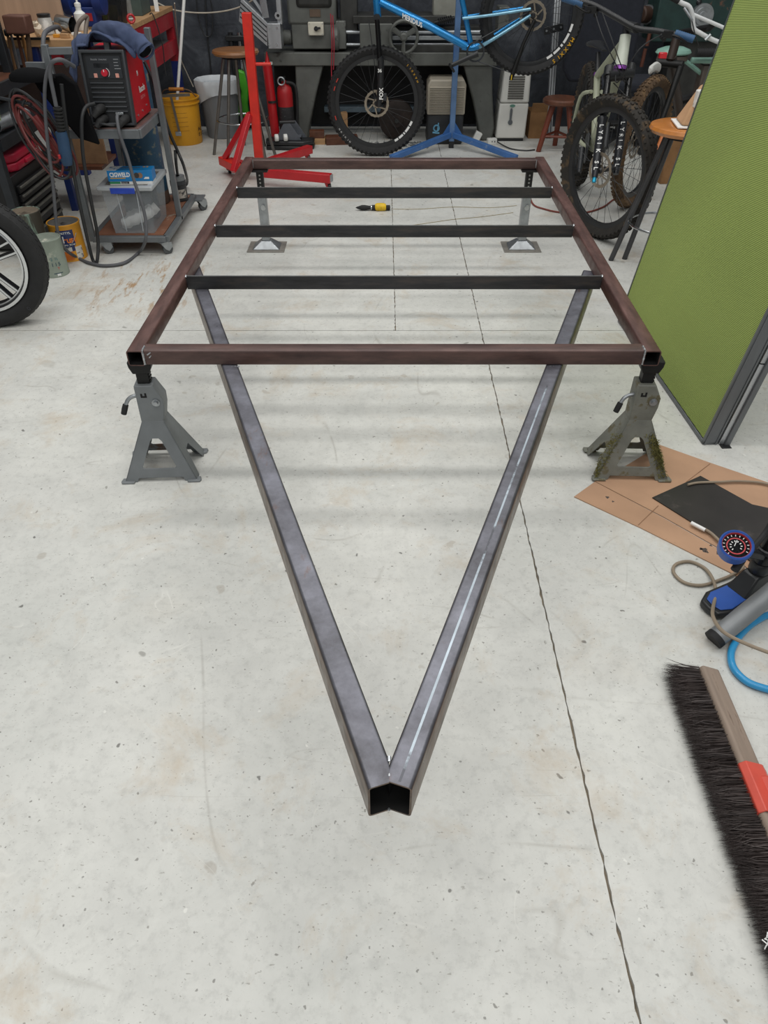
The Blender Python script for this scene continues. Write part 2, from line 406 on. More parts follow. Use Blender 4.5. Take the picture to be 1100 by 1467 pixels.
# drawbar tubes meeting in a mitre at the tip
XM = .0085
dl = V((-.482, 1.425, 0)).normalized(); dr = V((.512, 1.425, 0)).normalized(); HD = .088; zD = ZB - HD
nl = V((dl.y, -dl.x, 0)); nr = V((dr.y, -dr.x, 0))
aL = V((-.026, .621, zD)); oR = V((.045, .621, zD)); aR = oR - nr * TB
def tL(u):
    x = aL.x + nl.x * u; return max(0, (x - XM) / -dl.x)
def tR(u):
    x = aR.x + nr.x * u; return max(0, (XM - x) / dr.x)
uL = (XM - aL.x) / nl.x; uR = (XM - aR.x) / nr.x
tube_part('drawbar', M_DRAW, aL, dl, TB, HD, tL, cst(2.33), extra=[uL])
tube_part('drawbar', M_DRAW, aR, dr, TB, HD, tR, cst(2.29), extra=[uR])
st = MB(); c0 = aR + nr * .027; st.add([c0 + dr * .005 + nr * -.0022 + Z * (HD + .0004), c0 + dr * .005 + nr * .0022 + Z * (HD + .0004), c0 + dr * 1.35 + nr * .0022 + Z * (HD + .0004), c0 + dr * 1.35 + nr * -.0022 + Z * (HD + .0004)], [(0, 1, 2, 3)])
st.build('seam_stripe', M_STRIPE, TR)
def weld(p, q, r=.0035):
    p, q = V(p), V(q); n = max(3, int((q - p).length / .004)); m = MB()
    P = [p + (q - p) * (i / n) for i in range(n + 1)]
    m.tube(P, [r * random.uniform(.65, 1.15) for _ in P], 6); m.build('weld_bead', M_WELD, TR)
for xx, sg in ((lx(2.02), 1), (rx(2.02), -1)):
    weld((xx, 2.021, ZB + .004), (xx, 2.021, ZT - .002)); weld((xx, 2.021, ZT), (xx, 2.05, ZT))
for y in (2.604, 3.155, 3.70):
    weld((lx(y) + .002, y - .001, ZT - .004), (lx(y) + .002, y + .006, ZT + .001), .004); weld((rx(y) - .002, y - .001, ZT - .004), (rx(y) - .002, y + .006, ZT + .001), .004)
weld((lx(4.2), 4.2, ZB + .01), (lx(4.2), 4.2, ZT), .003); weld((rx(4.2), 4.2, ZB + .01), (rx(4.2), 4.2, ZT), .003)
weld((XM, .671, ZB - .002), (XM, .679, ZB + .001), .0035); weld((XM, .644, ZB - .001), (XM, .648, ZB + .0005), .0022); weld((XM, .633, zD), (XM, .633, zD + .004), .003)
weld((lx(2.02) + .012, 2.0225, ZT - .014), (lx(2.02) + .024, 2.0225, ZT - .006), .0022); weld((lx(2.02) + .016, 2.0225, ZT - .024), (lx(2.02) + .024, 2.0225, ZT - .016), .0022)
for s, xx in ((1, -.455), (1, .513)): weld((xx - .012, 2.02, ZB - .002), (xx + .012, 2.02, ZB - .002), .0025)

# ============================================================ front jack stands (ratchet type)
def jack(label, m, loc, rz):
    t = thing('jack_stand', label, 'jack stand', group=None); hb, ht, db, dt, h = .122, .036, .088, .031, .205
    def side(P, outer, hole, name):
        flat = [outer] + ([hole] if hole else [])
        b = MB(); b.prism(flat, (0, 0, 0), X, Y, Z * .004); b.v = [P(v.x, v.y, v.z) for v in b.v]; b.build(name, m, t, bev=.001)
    ly = lambda z: db + (dt - db) * z / h
    lxx = lambda z: hb + (ht - hb) * z / h
    of = [(-hb, 0), (-hb + .042, 0), (-hb + .048, .014), (hb - .048, .014), (hb - .042, 0), (hb, 0), (ht, h), (-ht, h)]
    hf = [(-.056, .05), (-.05, .046), (.05, .046), (.056, .05), (.019, .138), (.01, .147), (-.01, .147), (-.019, .138)]
    for s in (-1, 1):
        side(lambda x, z, d, s=s: V((x, s * (ly(z) - d), z)), of, hf, 'leg_plate')
        os_ = [(-db, 0), (-db + .035, 0), (-.016, .085), (.016, .085), (db - .035, 0), (db, 0), (dt, h), (-dt, h)]
        side(lambda y, z, d, s=s: V((s * (lxx(z) - d), y, z)), os_, None, 'leg_plate')
    for sx in (-1, 1):
        for sy in (-1, 1):
            f = MB(); f.prism([(-.022, -.012), (.02, -.012), (.024, .006), (.02, .016), (-.022, .016)], (sx * (hb - .012), sy * (db - .006), 0), X * sx, Y * sy, Z * .006)
            f.build('foot', m, t, bev=.002)
    p = MB(); p.prism([(-.038, h - .004), (.036, h - .004), (.046, .252), (.047, .285), (.022, .335), (-.036, .335)], (0, -.031, 0), X, Z, Y * .062); post = p.build('post', m, t, bev=.004)
    b = MB(); b.cyl((.024, -.031, .275), (.024, -.0355, .275), .013, 16); b.cyl((.024, -.035, .275), (.024, -.043, .275), .008, 6); b.build('pivot_bolt', M_ZINC, post)
    L = MB(); L.prism([(0, 0), (.019, 0), (.019, .016), (.013, .016), (.013, .006), (.006, .006), (.006, .014), (0, .014)], (-.02, -.0318, .293), X, Z, Y * .0016); L.build('post_slot', M_INNER, post)
    hd = MB(); P = spline([(-.03, -.012, .292), (-.05, -.014, .289), (-.066, -.018, .28), (-.077, -.024, .262), (-.081, -.027, .252)], 5); hd.tube(P, .0065, 10); hn = hd.build('handle', M_ZINC, t)
    g = MB(); g.tube([(-.0755, -.023, .266), (-.081, -.027, .252), (-.0875, -.0305, .234)], [.0095, .01, .0095], 10); g.build('handle_grip', M_RUB, hn, bev=.002)
    r = MB(); r.mm((-.024, -.016, .31), (.013, .016, .385))
    for i in range(4): r.mm((.012, -.013, .338 + i * .011), (.017, .013, .344 + i * .011))
    r.build('ratchet_bar', M_BLACK, t)
    s = MB(); s.prism([(-.03, .374), (.021, .374), (.031, .396), (.033, .4145), (-.041, .4145), (-.039, .396)], (0, -.026, 0), X, Z, Y * .052); s.build('saddle', M_BLACK, t, bev=.003)
    place(t, loc, (0, 0, rz)); t.scale.z = (.4148 - loc[2]) / .4148; return t
jack('clean grey jack stand under left front corner of the frame', M_JACK, (-.757, 2.068, 0), math.radians(3))
JR = jack('dirty grey jack stand with dried moss standing on cardboard edge', M_JACKD, (.84, 2.07, .0049), math.radians(-2))
M_MOSS = mat('dry moss', '6e6a3c', .95, var=.4, scale=60)
mo = MB()
for i in range(1700):
    k = random.random()
    if k < .4: z = random.uniform(.01, .16); x = random.choice([-1, -1, 1]) * (.122 - .086 * z / .205) - random.uniform(-.004, .03) * 1; x = max(-.12, min(.12, x))
    else: z = random.gauss(.10, .025); x = .122 - .086 * z / .205 - abs(random.gauss(0, .012))
    z = min(max(.01, z), .19); y = -(.088 - .057 * z / .205) - .001
    d = V((random.gauss(0, 1), -abs(random.gauss(.5, .4)), random.gauss(0, 1))).normalized() * random.uniform(.004, .015); q = V((x, y, z))
    s_ = V((random.gauss(0, 1), random.gauss(0, 1), random.gauss(0, 1))).normalized() * .0017
    mo.add([q - s_, q + s_, q + d], [(0, 1, 2)])
mo.mv(Matrix.Translation((.84, 2.07, .0049)) @ Matrix.Rotation(math.radians(-2), 4, 'Z')); WL[JR.name] = V((0, 0, 0))
o_ = mo.build('moss', M_MOSS, None, kind='stuff'); mw = o_.location.copy(); o_.parent = JR; o_.location = Matrix.Rotation(math.radians(2), 3, 'Z') @ (mw - V((.84, 2.07, .0049))); o_.rotation_euler = (0, 0, math.radians(2))

# ============================================================ rear corner steadies
def steady(label, loc):
    t = thing('corner_steady', label, 'trailer leg')
    b = MB(); b.mm((-.105, -.085, 0), (.105, .085, .005)); b.build('foot_plate', mat('scuffed galvanised plate', '8b8780', .5, .4, var=.2, scale=20, wear='6e6252'), t, bev=.0015)
    c = MB(); c.hexa([(-.078, -.06, .005), (.078, -.06, .005), (.078, .06, .005), (-.078, .06, .005)], [(-.027, -.027, .045), (.027, -.027, .045), (.027, .027, .045), (-.027, .027, .045)]); c.build('foot_cone', M_ZINC, t, bev=.004)
    d = MB(); d.mm((-.023, -.023, .045), (.023, .023, .285)); lt = d.build('outer_tube', M_ZINC, t, bev=.003)
    e = MB(); e.cyl((.004, -.023, .235), (.004, -.034, .235), .009, 10); e.cyl((.004, -.023, .225), (.004, -.027, .225), .014, 12); e.build('lock_bolt', M_CHROME, lt)
    f = MB(); f.mm((-.018, -.018, .28), (.018, .018, .41)); it = f.build('inner_tube', M_BLACK, t, bev=.002)
    g = MB()
    for i in range(6): g.cyl((0, -.018, .296 + i * .019), (0, -.0186, .296 + i * .019), .0048, 10)
    g.build('pin_hole', mat('light through hole', '8e8e8a', .6), it)
    h = MB(); h.mm((-.045, -.03, .409), (.045, .03, .4148)); h.build('top_plate', M_BLACK, t)
    return place(t, loc)
steady('galvanised corner steady with black slotted tube, far left of frame', (-.668, 4.2, 0))
steady('galvanised corner steady with black slotted tube, far right of frame', (.782, 4.2, 0))

# ============================================================ things on the middle of the floor
y0 = 4.86; t = thing('air_tool', 'black and yellow pencil shaped air tool lying on floor', 'hand tool', (-.06, y0, 0))
a = MB(); a.lathe([(.001, 0), (.006, .01), (.0155, .04), (.016, .06), (.012, .085), (.0115, .1)], (-.182, y0, .0175), X, 16); a.build('nozzle', M_RUB, t)
a = MB(); a.lathe([(.0135, 0), (.0135, .007)], (-.084, y0, .0175), X, 16); a.build('collar', M_CHROME, t)
a = MB(); a.lathe([(.0165, 0), (.0165, .016), (.018, .022)], (-.077, y0, .0175), X, 16); a.build('body', M_RUB, t)
a = MB(); a.lathe([(.0175, 0), (.0235, .012), (.0245, .04), (.022, .062), (.017, .07)], (-.057, y0, .0215), X, 18); a.build('grip', mat('tool yellow', 'e0b81c', .5, var=.15, scale=40, wear='8f7420', wear_at=.6), t)
a = MB(); a.lathe([(.013, 0), (.0155, .004), (.0155, .026), (.01, .028)], (.012, y0, .0175), X, 16); a.build('hose_tail', M_RUB, t)

KR = .004
cb = [gp(852, 690), gp(868, 685), gp(945, 638), gp(1018, 664), gp(1100, 692), gp(1160, 712), gp(1180, 800), gp(1120, 848), gp(1100, 836), gp(1035, 789), gp(950, 741)]
t = thing('cardboard_sheet', 'flattened brown cardboard sheet under the mossy jack stand', 'cardboard', (1.0, 1.8, 0))
MB().poly([V((p.x, p.y, 0)) for p in cb], KR).build('main_panel', M_KRAFT, t, bev=.0008)
fp = [gp(822, 712), gp(851.5, 690.8), gp(949, 742.2), gp(1034, 790.5), gp(1098, 838), gp(1076, 836), gp(1010, 803), gp(918, 757)]
MB().poly([V((p.x, p.y, 0)) for p in fp], KR).build('fold_flap', M_KRAFT, t, bev=.0008)
for a_, b_ in (((1017, 664), (983, 690)), ((943, 724), (914, 752))):
    p, q = gp(*a_, KR), gp(*b_, KR); MB().bar(p, q, .003, .0016).build('crease', mat('crease shade', '8a6a50', .9), t)
st_ = MB()
for (px, py, r_) in ((1008, 787, .010), (1012, 790, .006), (1029, 792, .007), (1004, 786, .005), (870, 712, .006), (878, 718, .004), (1018, 781, .004)):
    q = gp(px, py, KR); st_.lathe([(r_, 0), (r_ * .9, .0006)], q, Z, 9, rad=lambda r, h, a: r * (1 + .35 * math.sin(3 * a + px)))
st_.build('oil_stain', mat('oil stain', '4d443f', .7), t)
M_MAT = mat('scuffed black sheet', '2b2826', .5, var=.25, scale=9, wear='4a4340', wear_at=.6, wear_scale=5, bump=.1)
mp = [gp(x, y, .0055) for x, y in ((934, 713), (1003, 682), (1077, 723), (1100, 728), (1150, 745), (1130, 800), (1100, 822), (1030, 773))]
sm = MB().poly(mp, .003).build('black_sheet', M_MAT, base=True); tag(sm, 'scuffed black sheet lying on the cardboard by the floor pump', 'sheet')

# cords on the floor at the right
def cord(name, label, cat, pts, r, m, n=8, group=None, parent=None, seg=6):
    o = MB().tube(spline(pts, seg), r, n).build(name, m, parent)
    if not parent: tag(o, label, cat, group)
    return o
BEIGE = mat('beige hose', '8d7f6d', .6, var=.12)
hz = .0128
H1 = cord('beige_hose', 'thin beige hose looping over floor beside the blue pump gauge', 'hose',
     [gp(1160, 712, .02)] + [gp(x, y, hz) for x, y in ((1100, 693), (1060, 689), (1030, 690))] + [gp(x, y, .0135) for x, y in ((1000, 691), (985, 694))], .0042, BEIGE)
H2 = cord('beige_hose', 'beige hose from under black sheet, curled loop in front of pump', 'hose',
     [gp(1000, 753, .0165), gp(1018, 763, .015), gp(1036, 780, .0145), gp(1058, 800, .012), gp(1064, 812, .010), gp(1050, 822, .0095), gp(1032, 830, .006), gp(1005, 838, .006), gp(980, 834, .006), gp(965, 820, .006), gp(968, 808, .006), gp(988, 804, .006), gp(1010, 814, .007), gp(1022, 832, .016), gp(1025, 850, .02), gp(1021, 872, .05), gp(1022, 885, .075), gp(1034, 903, .1), gp(1060, 918, .105), gp(1100, 934, .11), gp(1160, 955, .1)], .0048, BEIGE)
fe = MB().tube([gp(990, 748.5, .0165), gp(1010, 759, .0165)], .0062, 10); fe.build('hose_tag', M_WHITEP, H2)
BLUEH = mat('bright blue hose', '2b8fc4', .35, var=.06, coat=.2)
cord('blue_air_hose', 'thick bright blue air hose curving behind grey tube', 'hose',
     [gp(1180, 868, .012), gp(1110, 878, .012), gp(1082, 890, .011), gp(1064, 905, .011), gp(1053, 920, .011), gp(1047, 937, .011), gp(1051, 957, .011), gp(1070, 976, .011), gp(1100, 987, .012), gp(1150, 998, .012)], .0095, BLUEH, 10)
gt = thing('tripod_stand', 'grey painted tube leg slanting to the floor before pump', 'stand', gp(1024, 915))
pa = gp(1026, 913, .022); pb = pa + (at(1112, 843, 1.36) - pa) * 2.6
MB().cyl(pa, pb, .026, 20).build('leg', M_STONE, gt)
MB().cyl(pa + (pb - pa).normalized() * -.012, pa + (pb - pa).normalized() * .004, .0268, 20).build('rubber_foot', M_RUB, gt)
MB().cyl((pb.x, pb.y, 0.002), (pb.x, pb.y, 1.0), .03, 16).build('post', M_STONE, gt)

# floor pump
PB = V((1.035, 1.462, 0)); t = thing('floor_pump', 'black bicycle floor pump with blue gauge and blue-topped foot base', 'pump', PB)
ax = (gp(1003, 893) - gp(1105, 838)); ax.z = 0; ax.normalize(); ay = V((-ax.y, ax.x, 0))
def bo(u, v): return PB + ax * u + ay * v
def base_shape(k): return [(-.11 * k, -.03 * k), (-.04, -.042 * k), (.05, -.042 * k), (.13, -.047 * k), (.17 * k, -.03 * k), (.175 * k, 0), (.17 * k, .03 * k), (.13, .047 * k), (.05, .042 * k), (-.04, .042 * k), (-.11 * k, .03 * k)]
MB().prism(base_shape(1), PB + Z * .0045, ax, ay, Z * .024).build('base', M_PLBLK, t, bev=.006)
MB().prism([(.06, -.032), (.125, -.037), (.155, -.024), (.16, 0), (.155, .024), (.125, .037), (.06, .032)], PB + Z * .0285, ax, ay, Z * .0035).build('base_pad', mat('pump blue', '27509e', .4, var=.08), t, bev=.0015)
MB().prism([(-.1, -.024), (-.05, -.032), (-.05, .032), (-.1, .024)], PB + Z * .0285, ax, ay, Z * .0035).build('base_pad', mat('pump blue', '27509e'), t, bev=.0015)
MB().hexa([bo(-.045, -.032) + Z * .028, bo(.07, -.034) + Z * .028, bo(.07, .034) + Z * .028, bo(-.045, .032) + Z * .028], [bo(-.03, -.024) + Z * .085, bo(.028, -.024) + Z * .085, bo(.028, .024) + Z * .085, bo(-.03, .024) + Z * .085]).build('socket', M_PLBLK, t, bev=.006)
MB().cyl(PB + Z * .08, PB + Z * .62, .0225, 20).build('barrel', mat('gloss black tube', '141416', .22, .3), t)
MB().lathe([(.025, .085), (.028, .09), (.028, .115), (.025, .12)], PB, Z, 20).build('collar', M_PLBLK, t)
MB().lathe([(.024, .155), (.0275, .158), (.0275, .17), (.024, .173)], PB, Z, 20).build('collar', M_PLBLK, t)
MB().cyl(PB + Z * .62, PB + Z * .645, .026, 16).build('barrel_cap', M_PLBLK, t); MB().cyl(PB + Z * .64, PB + Z * .7, .006, 8).build('rod', M_CHROME, t)
MB().tube([PB + Z * .705 + X * -.13, PB + Z * .705 + X * .13], .015, 10).build('handle', M_PLBLK, t)
gc = at(1054, 782, 1.39); gd = (V((0, 0, CH)) - gc); gd = V((-.16, -.42, 1)).normalized()
ga = MB().lathe([(.03, -.034), (.04, -.026), (.0425, -.004), (.0425, .008), (.039, .011), (.0355, .008), (.035, -.001)], gc, gd, 28).build('gauge', mat('pump blue', '27509e'), t)
MB().lathe([(.001, 0), (.0352, 0)], gc + gd * .0005, gd, 28).build('dial', M_SCREEN, ga)
gx, gy, gz = frame_of(gd); gx = V((1, 0, 0)) - gd * gd.x; gx.normalize(); gy = gd.cross(gx)
MB().lathe([(.0335, .0006), (.0352, .0006), (.0352, .0078), (.0347, .0078)], gc, gd, 28, True).build('dial_ring', mat('dial red', 'b3363c', .5), ga); MB().lathe([(.0205, 0), (.0235, 0), (.0235, .0004), (.0205, .0004)], gc + gd * .0008, gd, 28, True).build('dial_ring', mat('dial red', 'b3363c', .5), ga)
tk = MB()
for i in range(14):
    a = math.radians(-130 + 260 * i / 13 + 90); dd = gx * math.cos(a) + gy * math.sin(a)
    tk.bar(gc + gd * .0014 + dd * .027, gc + gd * .0014 + dd * .032, .0018, .0004, gd)
for i in range(9):
    a = math.radians(-130 + 260 * i / 8 + 90); dd = gx * math.cos(a) + gy * math.sin(a); tk.bar(gc + gd * .0014 + dd * .011, gc + gd * .0014 + dd * .0155, .0022, .0004, gd)
tk.bar(gc + gd * .0018 - gx * .004, gc + gd * .0018 + gx * .006 + gy * .016, .0016, .0004, gd); tk.build('dial_mark', M_WHITEP, ga)
MB().bar(gc - gd * .022, PB + Z * .14, .026, .022).build('gauge_bracket', M_PLBLK, t, bev=.004)
k0 = gc + V((.018, -.012, -.055)); MB().cyl(k0 + V((-.012, -.012, -.008)), k0 + V((.012, .012, .01)), .011, 12).build('valve_knob', M_RUB, t, bev=.002)
MB().tube(spline([k0, k0 + V((.012, .004, .03)), PB + V((-.034, -.018, .26)), PB + V((-.026, -.012, .45)), PB + V((-.02, -.03, .62))], 6), .0078, 8).build('hose', M_RUB, t)

# push broom
B0 = V((.775, 1.15, 0)); B1 = V((.772, .34, 0)); bd = (B1 - B0).normalized()
t = thing('push_broom', 'wooden push broom with black bristles and red handle bracket', 'broom', (B0 + B1) / 2)
pr = [(.0, .006), (.0, .058), (.008, .066), (.05, .05), (.058, .03), (.055, .006), (.048, 0), (.008, 0)]
hdm = MB().prism(pr, B0, X, Z, bd * .81); hdm.build('head', mat('dirty beech', '8b7b6e', .7, var=.16, scale=6, stretch=(9, 1, 9), wear='6d5b4e', wear_at=.6, wear_scale=6, bump=.25), t, bev=.006, seg=3)
br = MB(); NB = 7200
for i in range(NB):
    u = random.uniform(-.006, .815) if i % 5 else (int(random.random() * 46) + .5) / 46 * .8
    z0_ = random.choice((.014, .024, .034, .044, .052)) + random.gauss(0, .003); p = B0 + bd * u + Z * z0_ + X * .004
    ln = random.uniform(.078, .092); fan = random.gauss(0, .14) + (-.25 if u < .02 else 0)
    d1 = V((-1, 0, 0)) + bd * fan * .5 + Z * random.gauss(-.03, .05); d2 = V((-1, 0, 0)) + bd * (fan + random.gauss(0, .12)) + Z * random.gauss(-.16, .14)
    q = p + d1.normalized() * ln * .5; e = q + d2.normalized() * ln * .5; q.z = max(.002, q.z); e.z = max(.001, e.z)
    wv = V((0, random.uniform(-1, 1), random.uniform(-1, 1))).normalized() * .0008
    br.add([p - wv, p + wv, q + wv * .9, q - wv * .9, e], [(0, 1, 2, 3), (3, 2, 4)])
br.build('bristles', mat('black bristle', '3b3230', .6, var=.3), t, kind='stuff')
rb = MB(); RP = B0 + bd * .265 + X * .002; prr = [(-.004, .02), (-.004, .061), (.009, .072), (.05, .056), (.066, .032), (.06, .0265), (.052, .05), (.009, .066), (.0, .058), (.0, .02)]
M_REDP = mat('orange red plastic', 'cb5142', .45, var=.08, scale=20, wear='a85f4e', wear_at=.7, wear_scale=20)
MB().prism(prr, RP, X, Z, bd * .115).build('bracket', M_REDP, t, bev=.002)
MB().hexa([RP + bd * .03 + V((.03, 0, .062)), RP + bd * .11 + V((.03, 0, .062)), RP + bd * .11 + V((.068, 0, .03)), RP + bd * .03 + V((.068, 0, .03))], [RP + bd * .045 + V((.062, 0, .086)), RP + bd * .095 + V((.062, 0, .086)), RP + bd * .095 + V((.085, 0, .062)), RP + bd * .045 + V((.085, 0, .062))]).build('bracket_socket', M_REDP, t, bev=.003)
MB().cyl(RP + bd * .07 + V((.055, 0, .062)), RP + bd * .02 + V((1.0, 0, 1.15)), .0135, 14).build('handle', mat('grey weathered handle', '6e655d', .8, var=.2), t)
fl_ = MB()
for i in range(40):
    q = B0 + bd * random.gauss(.62, .006) + V((random.gauss(-.066, .006), 0, random.uniform(.045, .055))); d = V((random.gauss(0, 1), random.gauss(0, 1), random.gauss(0, .4))).normalized() * .009
    fl_.bar(q, q + d, .0018, .0014)
fl_.build('lint', M_WHITEP, t, kind='stuff')

# ============================================================ green partition panel
t = thing('partition_panel', 'lime green ribbed office partition panel leaning, aluminium edge', 'partition', (1.15, 2.2, 0))
pn0, pn1 = V((1.15, 2.2, .004)), V((1.095, 3.22, .004)); up = V((.135, 0, 1)).normalized(); dv = (pn1 - pn0).normalized(); nrm = dv.cross(up).normalized()
if nrm.x < 0: nrm = -nrm                     # nrm points away from the camera side
L_, Hh = (pn1 - pn0).length, 1.9
def fabric():
    t_ = NT('lime ribbed fabric'); wv = t_.n('ShaderNodeTexWave', wave_type='BANDS', bands_direction='Z'); wv.inputs['Scale'].default_value = 62; wv.inputs['Distortion'].default_value = .25; wv.inputs['Detail'].default_value = 1; wv.inputs['Detail Scale'].default_value = .6
    mp_ = t_.n('ShaderNodeMapping'); mp_.inputs['Rotation'].default_value = (math.radians(6), 0, 0); t_.l(t_.tc.outputs['Object'], mp_.inputs[0]); t_.l(mp_.outputs[0], wv.inputs['Vector'])
    b = t_.ramp(wv.outputs['Fac'], [(.25, lin('6e8235')), (.6, lin('a0b158'))]); b2 = t_.ramp(t_.noise(1.3, 4), [(.3, G(.9)), (.7, G(1.05))]); b = t_.mix(1, b, b2, 'MULTIPLY')
    t_.set(color=b, rough=.85, sheen=.1); t_.bump(wv.outputs['Fac'], .5, .003); return t_.m
def slabp(u0, u1, v0, v1, d0, d1):
    f = lambda u, v_, d: pn0 + dv * u + up * v_ + nrm * d
    return MB().hexa([f(u0, v0, d0), f(u1, v0, d0), f(u1, v0, d1), f(u0, v0, d1)], [f(u0, v1, d0), f(u1, v1, d0), f(u1, v1, d1), f(u0, v1, d1)])
slabp(.01, L_ - .004, .016, Hh, .004, .05).build('fabric_panel', fabric(), t)
M_EXT = mat('grey anodised edge', '6f7275', .4, .5, var=.08, scale=30, stretch=(1, 1, .2))
slabp(0, .012, 0, Hh, 0, .056).build('edge_profile', M_EXT, t, bev=.0015)
for d_ in (.006, .046): slabp(-.003, .001, 0, Hh, d_, d_ + .005).build('edge_rib', M_EXT, t)
slabp(0, L_, 0, .013, 0, .014).build('bottom_profile', M_EXT, t, bev=.0015); slabp(0, L_, 0, .013, .018, .056).build('bottom_profile', M_EXT, t, bev=.0015)
slabp(L_ - .005, L_, 0, Hh, 0, .05).build('edge_profile', M_EXT, t)
# slotted aluminium upright leaning behind the panel
q0 = gp(1036, 645); q0 = V((q0.x, q0.y, .003)); t2 = thing('aluminium_upright', 'pale aluminium upright with black foot beside green panel', 'metal post', q0)
slabp(-.002, .03, -.002, .33, .06, .078).build('channel_piece', M_ALU, t2, bev=.001)
slabp(-.002, .03, .334, 1.85, .06, .078).build('channel_piece', M_ALU, t2, bev=.001)
slabp(-.01, .05, -.002, 1.85, .0785, .098).build('back_profile', M_EXT, t2, bev=.001)
slabp(-.028, -.002, -.002, .01, .062, .1).build('foot', M_PLBLK, t2, bev=.002)
# ============================================================ bicycle wheels
def arc_text(body, size, c, axis, R, a0, m, parent, sign=1, step=None, name='tyre_lettering', depth=0):
    """letters standing around a wheel, read from the side the axis points to"""
    c = V(c); x, y, z = frame_of(axis)
    for i, chx in enumerate(body):
        if chx == ' ': continue
        a = a0 - sign * i * (step or size * .85 / R); d = x * math.cos(a) + y * math.sin(a); ta = -(-x * math.sin(a) + y * math.cos(a)) * sign
        text(chx, size, c + d * R + z * depth - ta * size * .3, ta, d * sign, m, parent, name, align='LEFT')
def wheel(parent, name, c, axis, R=.365, r=.03, tyre=None, rim=None, knobs=True, rotor=1, spokes=28, cassette=False):
    c = V(c); x, y, z = frame_of(axis); rim = rim or M_PLBLK; tyre = tyre or M_RUB
    W = MB().lathe([(R - .052, .013), (R - .058, .014), (R - .082, .009), (R - .084, 0), (R - .082, -.009), (R - .058, -.014), (R - .052, -.013)], c, axis, 48, True).build(name, rim, parent)
    T = MB().lathe([(R - .056, .014), (R - .045, .024), (R - .022, r), (R - .008, r * .78), (R, r * .3), (R, -r * .3), (R - .008, -r * .78), (R - .022, -r), (R - .045, -.024), (R - .056, -.014)], c, axis, 64, True).build('tyre', tyre, W)
    if knobs:
        k = MB(); n = 66
        for i in range(n):
            for (off, rr, wd) in ((r * .95, R - .016, .010), (-r * .95, R - .016, .010), (r * .32, R, .012), (-r * .32, R, .012)):
                a = 2 * PI * (i + (.5 if abs(off) > .02 else 0)) / n; d = x * math.cos(a) + y * math.sin(a); ta = -x * math.sin(a) + y * math.cos(a)
                out = (d + z * (off / r) * .8).normalized(); s2 = out.cross(ta)
                k.box(c + d * rr + z * off, (.016, .0105, wd), M=Matrix((ta, out, s2)).transposed())
        k.build('tread', tyre, W, kind='stuff')
    h = MB(); h.lathe([(.012, -.055), (.024, -.035), (.014, -.025), (.014, .025), (.024, .035), (.012, .055)], c, axis, 14); h.build('hub', M_PLBLK, W)
    s = MB()
    for i in range(spokes):
        a = 2 * PI * i / spokes; b = a + (.9 if i % 4 < 2 else -.9); e = 1 if i % 2 else -1
        s.tube([c + (x * math.cos(b) + y * math.sin(b)) * .022 + z * .03 * e, c + (x * math.cos(a) + y * math.sin(a)) * (R - .083)], .0013, 4)
    s.build('spokes', M_DKGREY, W, kind='stuff')
    if rotor:
        q = MB(); e = z * .042 * rotor; oc = [((.09 + .003 * (i % 2)) * math.cos(2 * PI * i / 40), (.09 + .003 * (i % 2)) * math.sin(2 * PI * i / 40)) for i in range(40)]
        ic = [(.074 * math.cos(2 * PI * i / 40), .074 * math.sin(2 * PI * i / 40)) for i in range(40)]
        q.prism([oc, ic], c + e, x, y, z * .002)
        for i in range(6):
            a = 2 * PI * i / 6; b = a + .55; q.bar(c + e + z * .001 + (x * math.cos(a) + y * math.sin(a)) * .025, c + e + z * .001 + (x * math.cos(b) + y * math.sin(b)) * .076, .009, .002, z)
        q.lathe([(.018, 0), (.03, 0), (.03, .002), (.018, .002)], c + e, axis, 20, True)
        q.build('brake_rotor', mat('worn rotor steel', '9a8f80', .35, .7, var=.2), W)
    if cassette:
        q = MB()
        for i in range(6): q.lathe([(.07 - i * .008, -.02 - i * .004), (.07 - i * .008, -.0225 - i * .004)], c - z * .02, axis, 22, rad=lambda r, h, a: r * (1 + .03 * math.cos(a * 11)))
        q.build('cassette', M_DKGREY, W)
    return W

# ------------------------------------------------------------ blue mountain bike in the work stand
YB = 6.2; b_ = lambda px, py, o=0: at(px, py, YB) + V((0, o, 0))
fw = V((-.055, YB, .371)); rw = b_(762, 21)
t = thing('mountain_bike', 'blue mountain bike held in blue work stand with rear wheel raised', 'bicycle', (fw.x, YB, 0))
NY = V((0, -1, 0))
W1 = wheel(t, 'front_wheel', fw, NY, rotor=1); W2 = wheel(t, 'rear_wheel', rw, NY, rotor=1, cassette=True)
for W, c, aa in ((W1, fw, ((-62, -25), )), (W2, rw, ((-62, -10),))):
    x, y, z = frame_of(NY); dm = MB()
    for (a0, a1) in aa:
        for (p0, p1) in ((0, .16), (.2, .4), (.44, .5), (.54, .78), (.82, 1)):
            q0, q1 = math.radians(a0 + (a1 - a0) * p0), math.radians(a0 + (a1 - a0) * p1); n = 5; vs = []
            for i in range(n + 1):
                a = q0 + (q1 - q0) * i / n; d = V((1, 0, 0)) * math.cos(a) + Z * math.sin(a); vs += [c + d * .286 + z * .0165, c + d * .302 + z * .0165]
            dm.add(vs, [(2 * i, 2 * i + 1, 2 * i + 3, 2 * i + 2) for i in range(n)])
    dm.build('rim_decal', M_WHITEP, W)
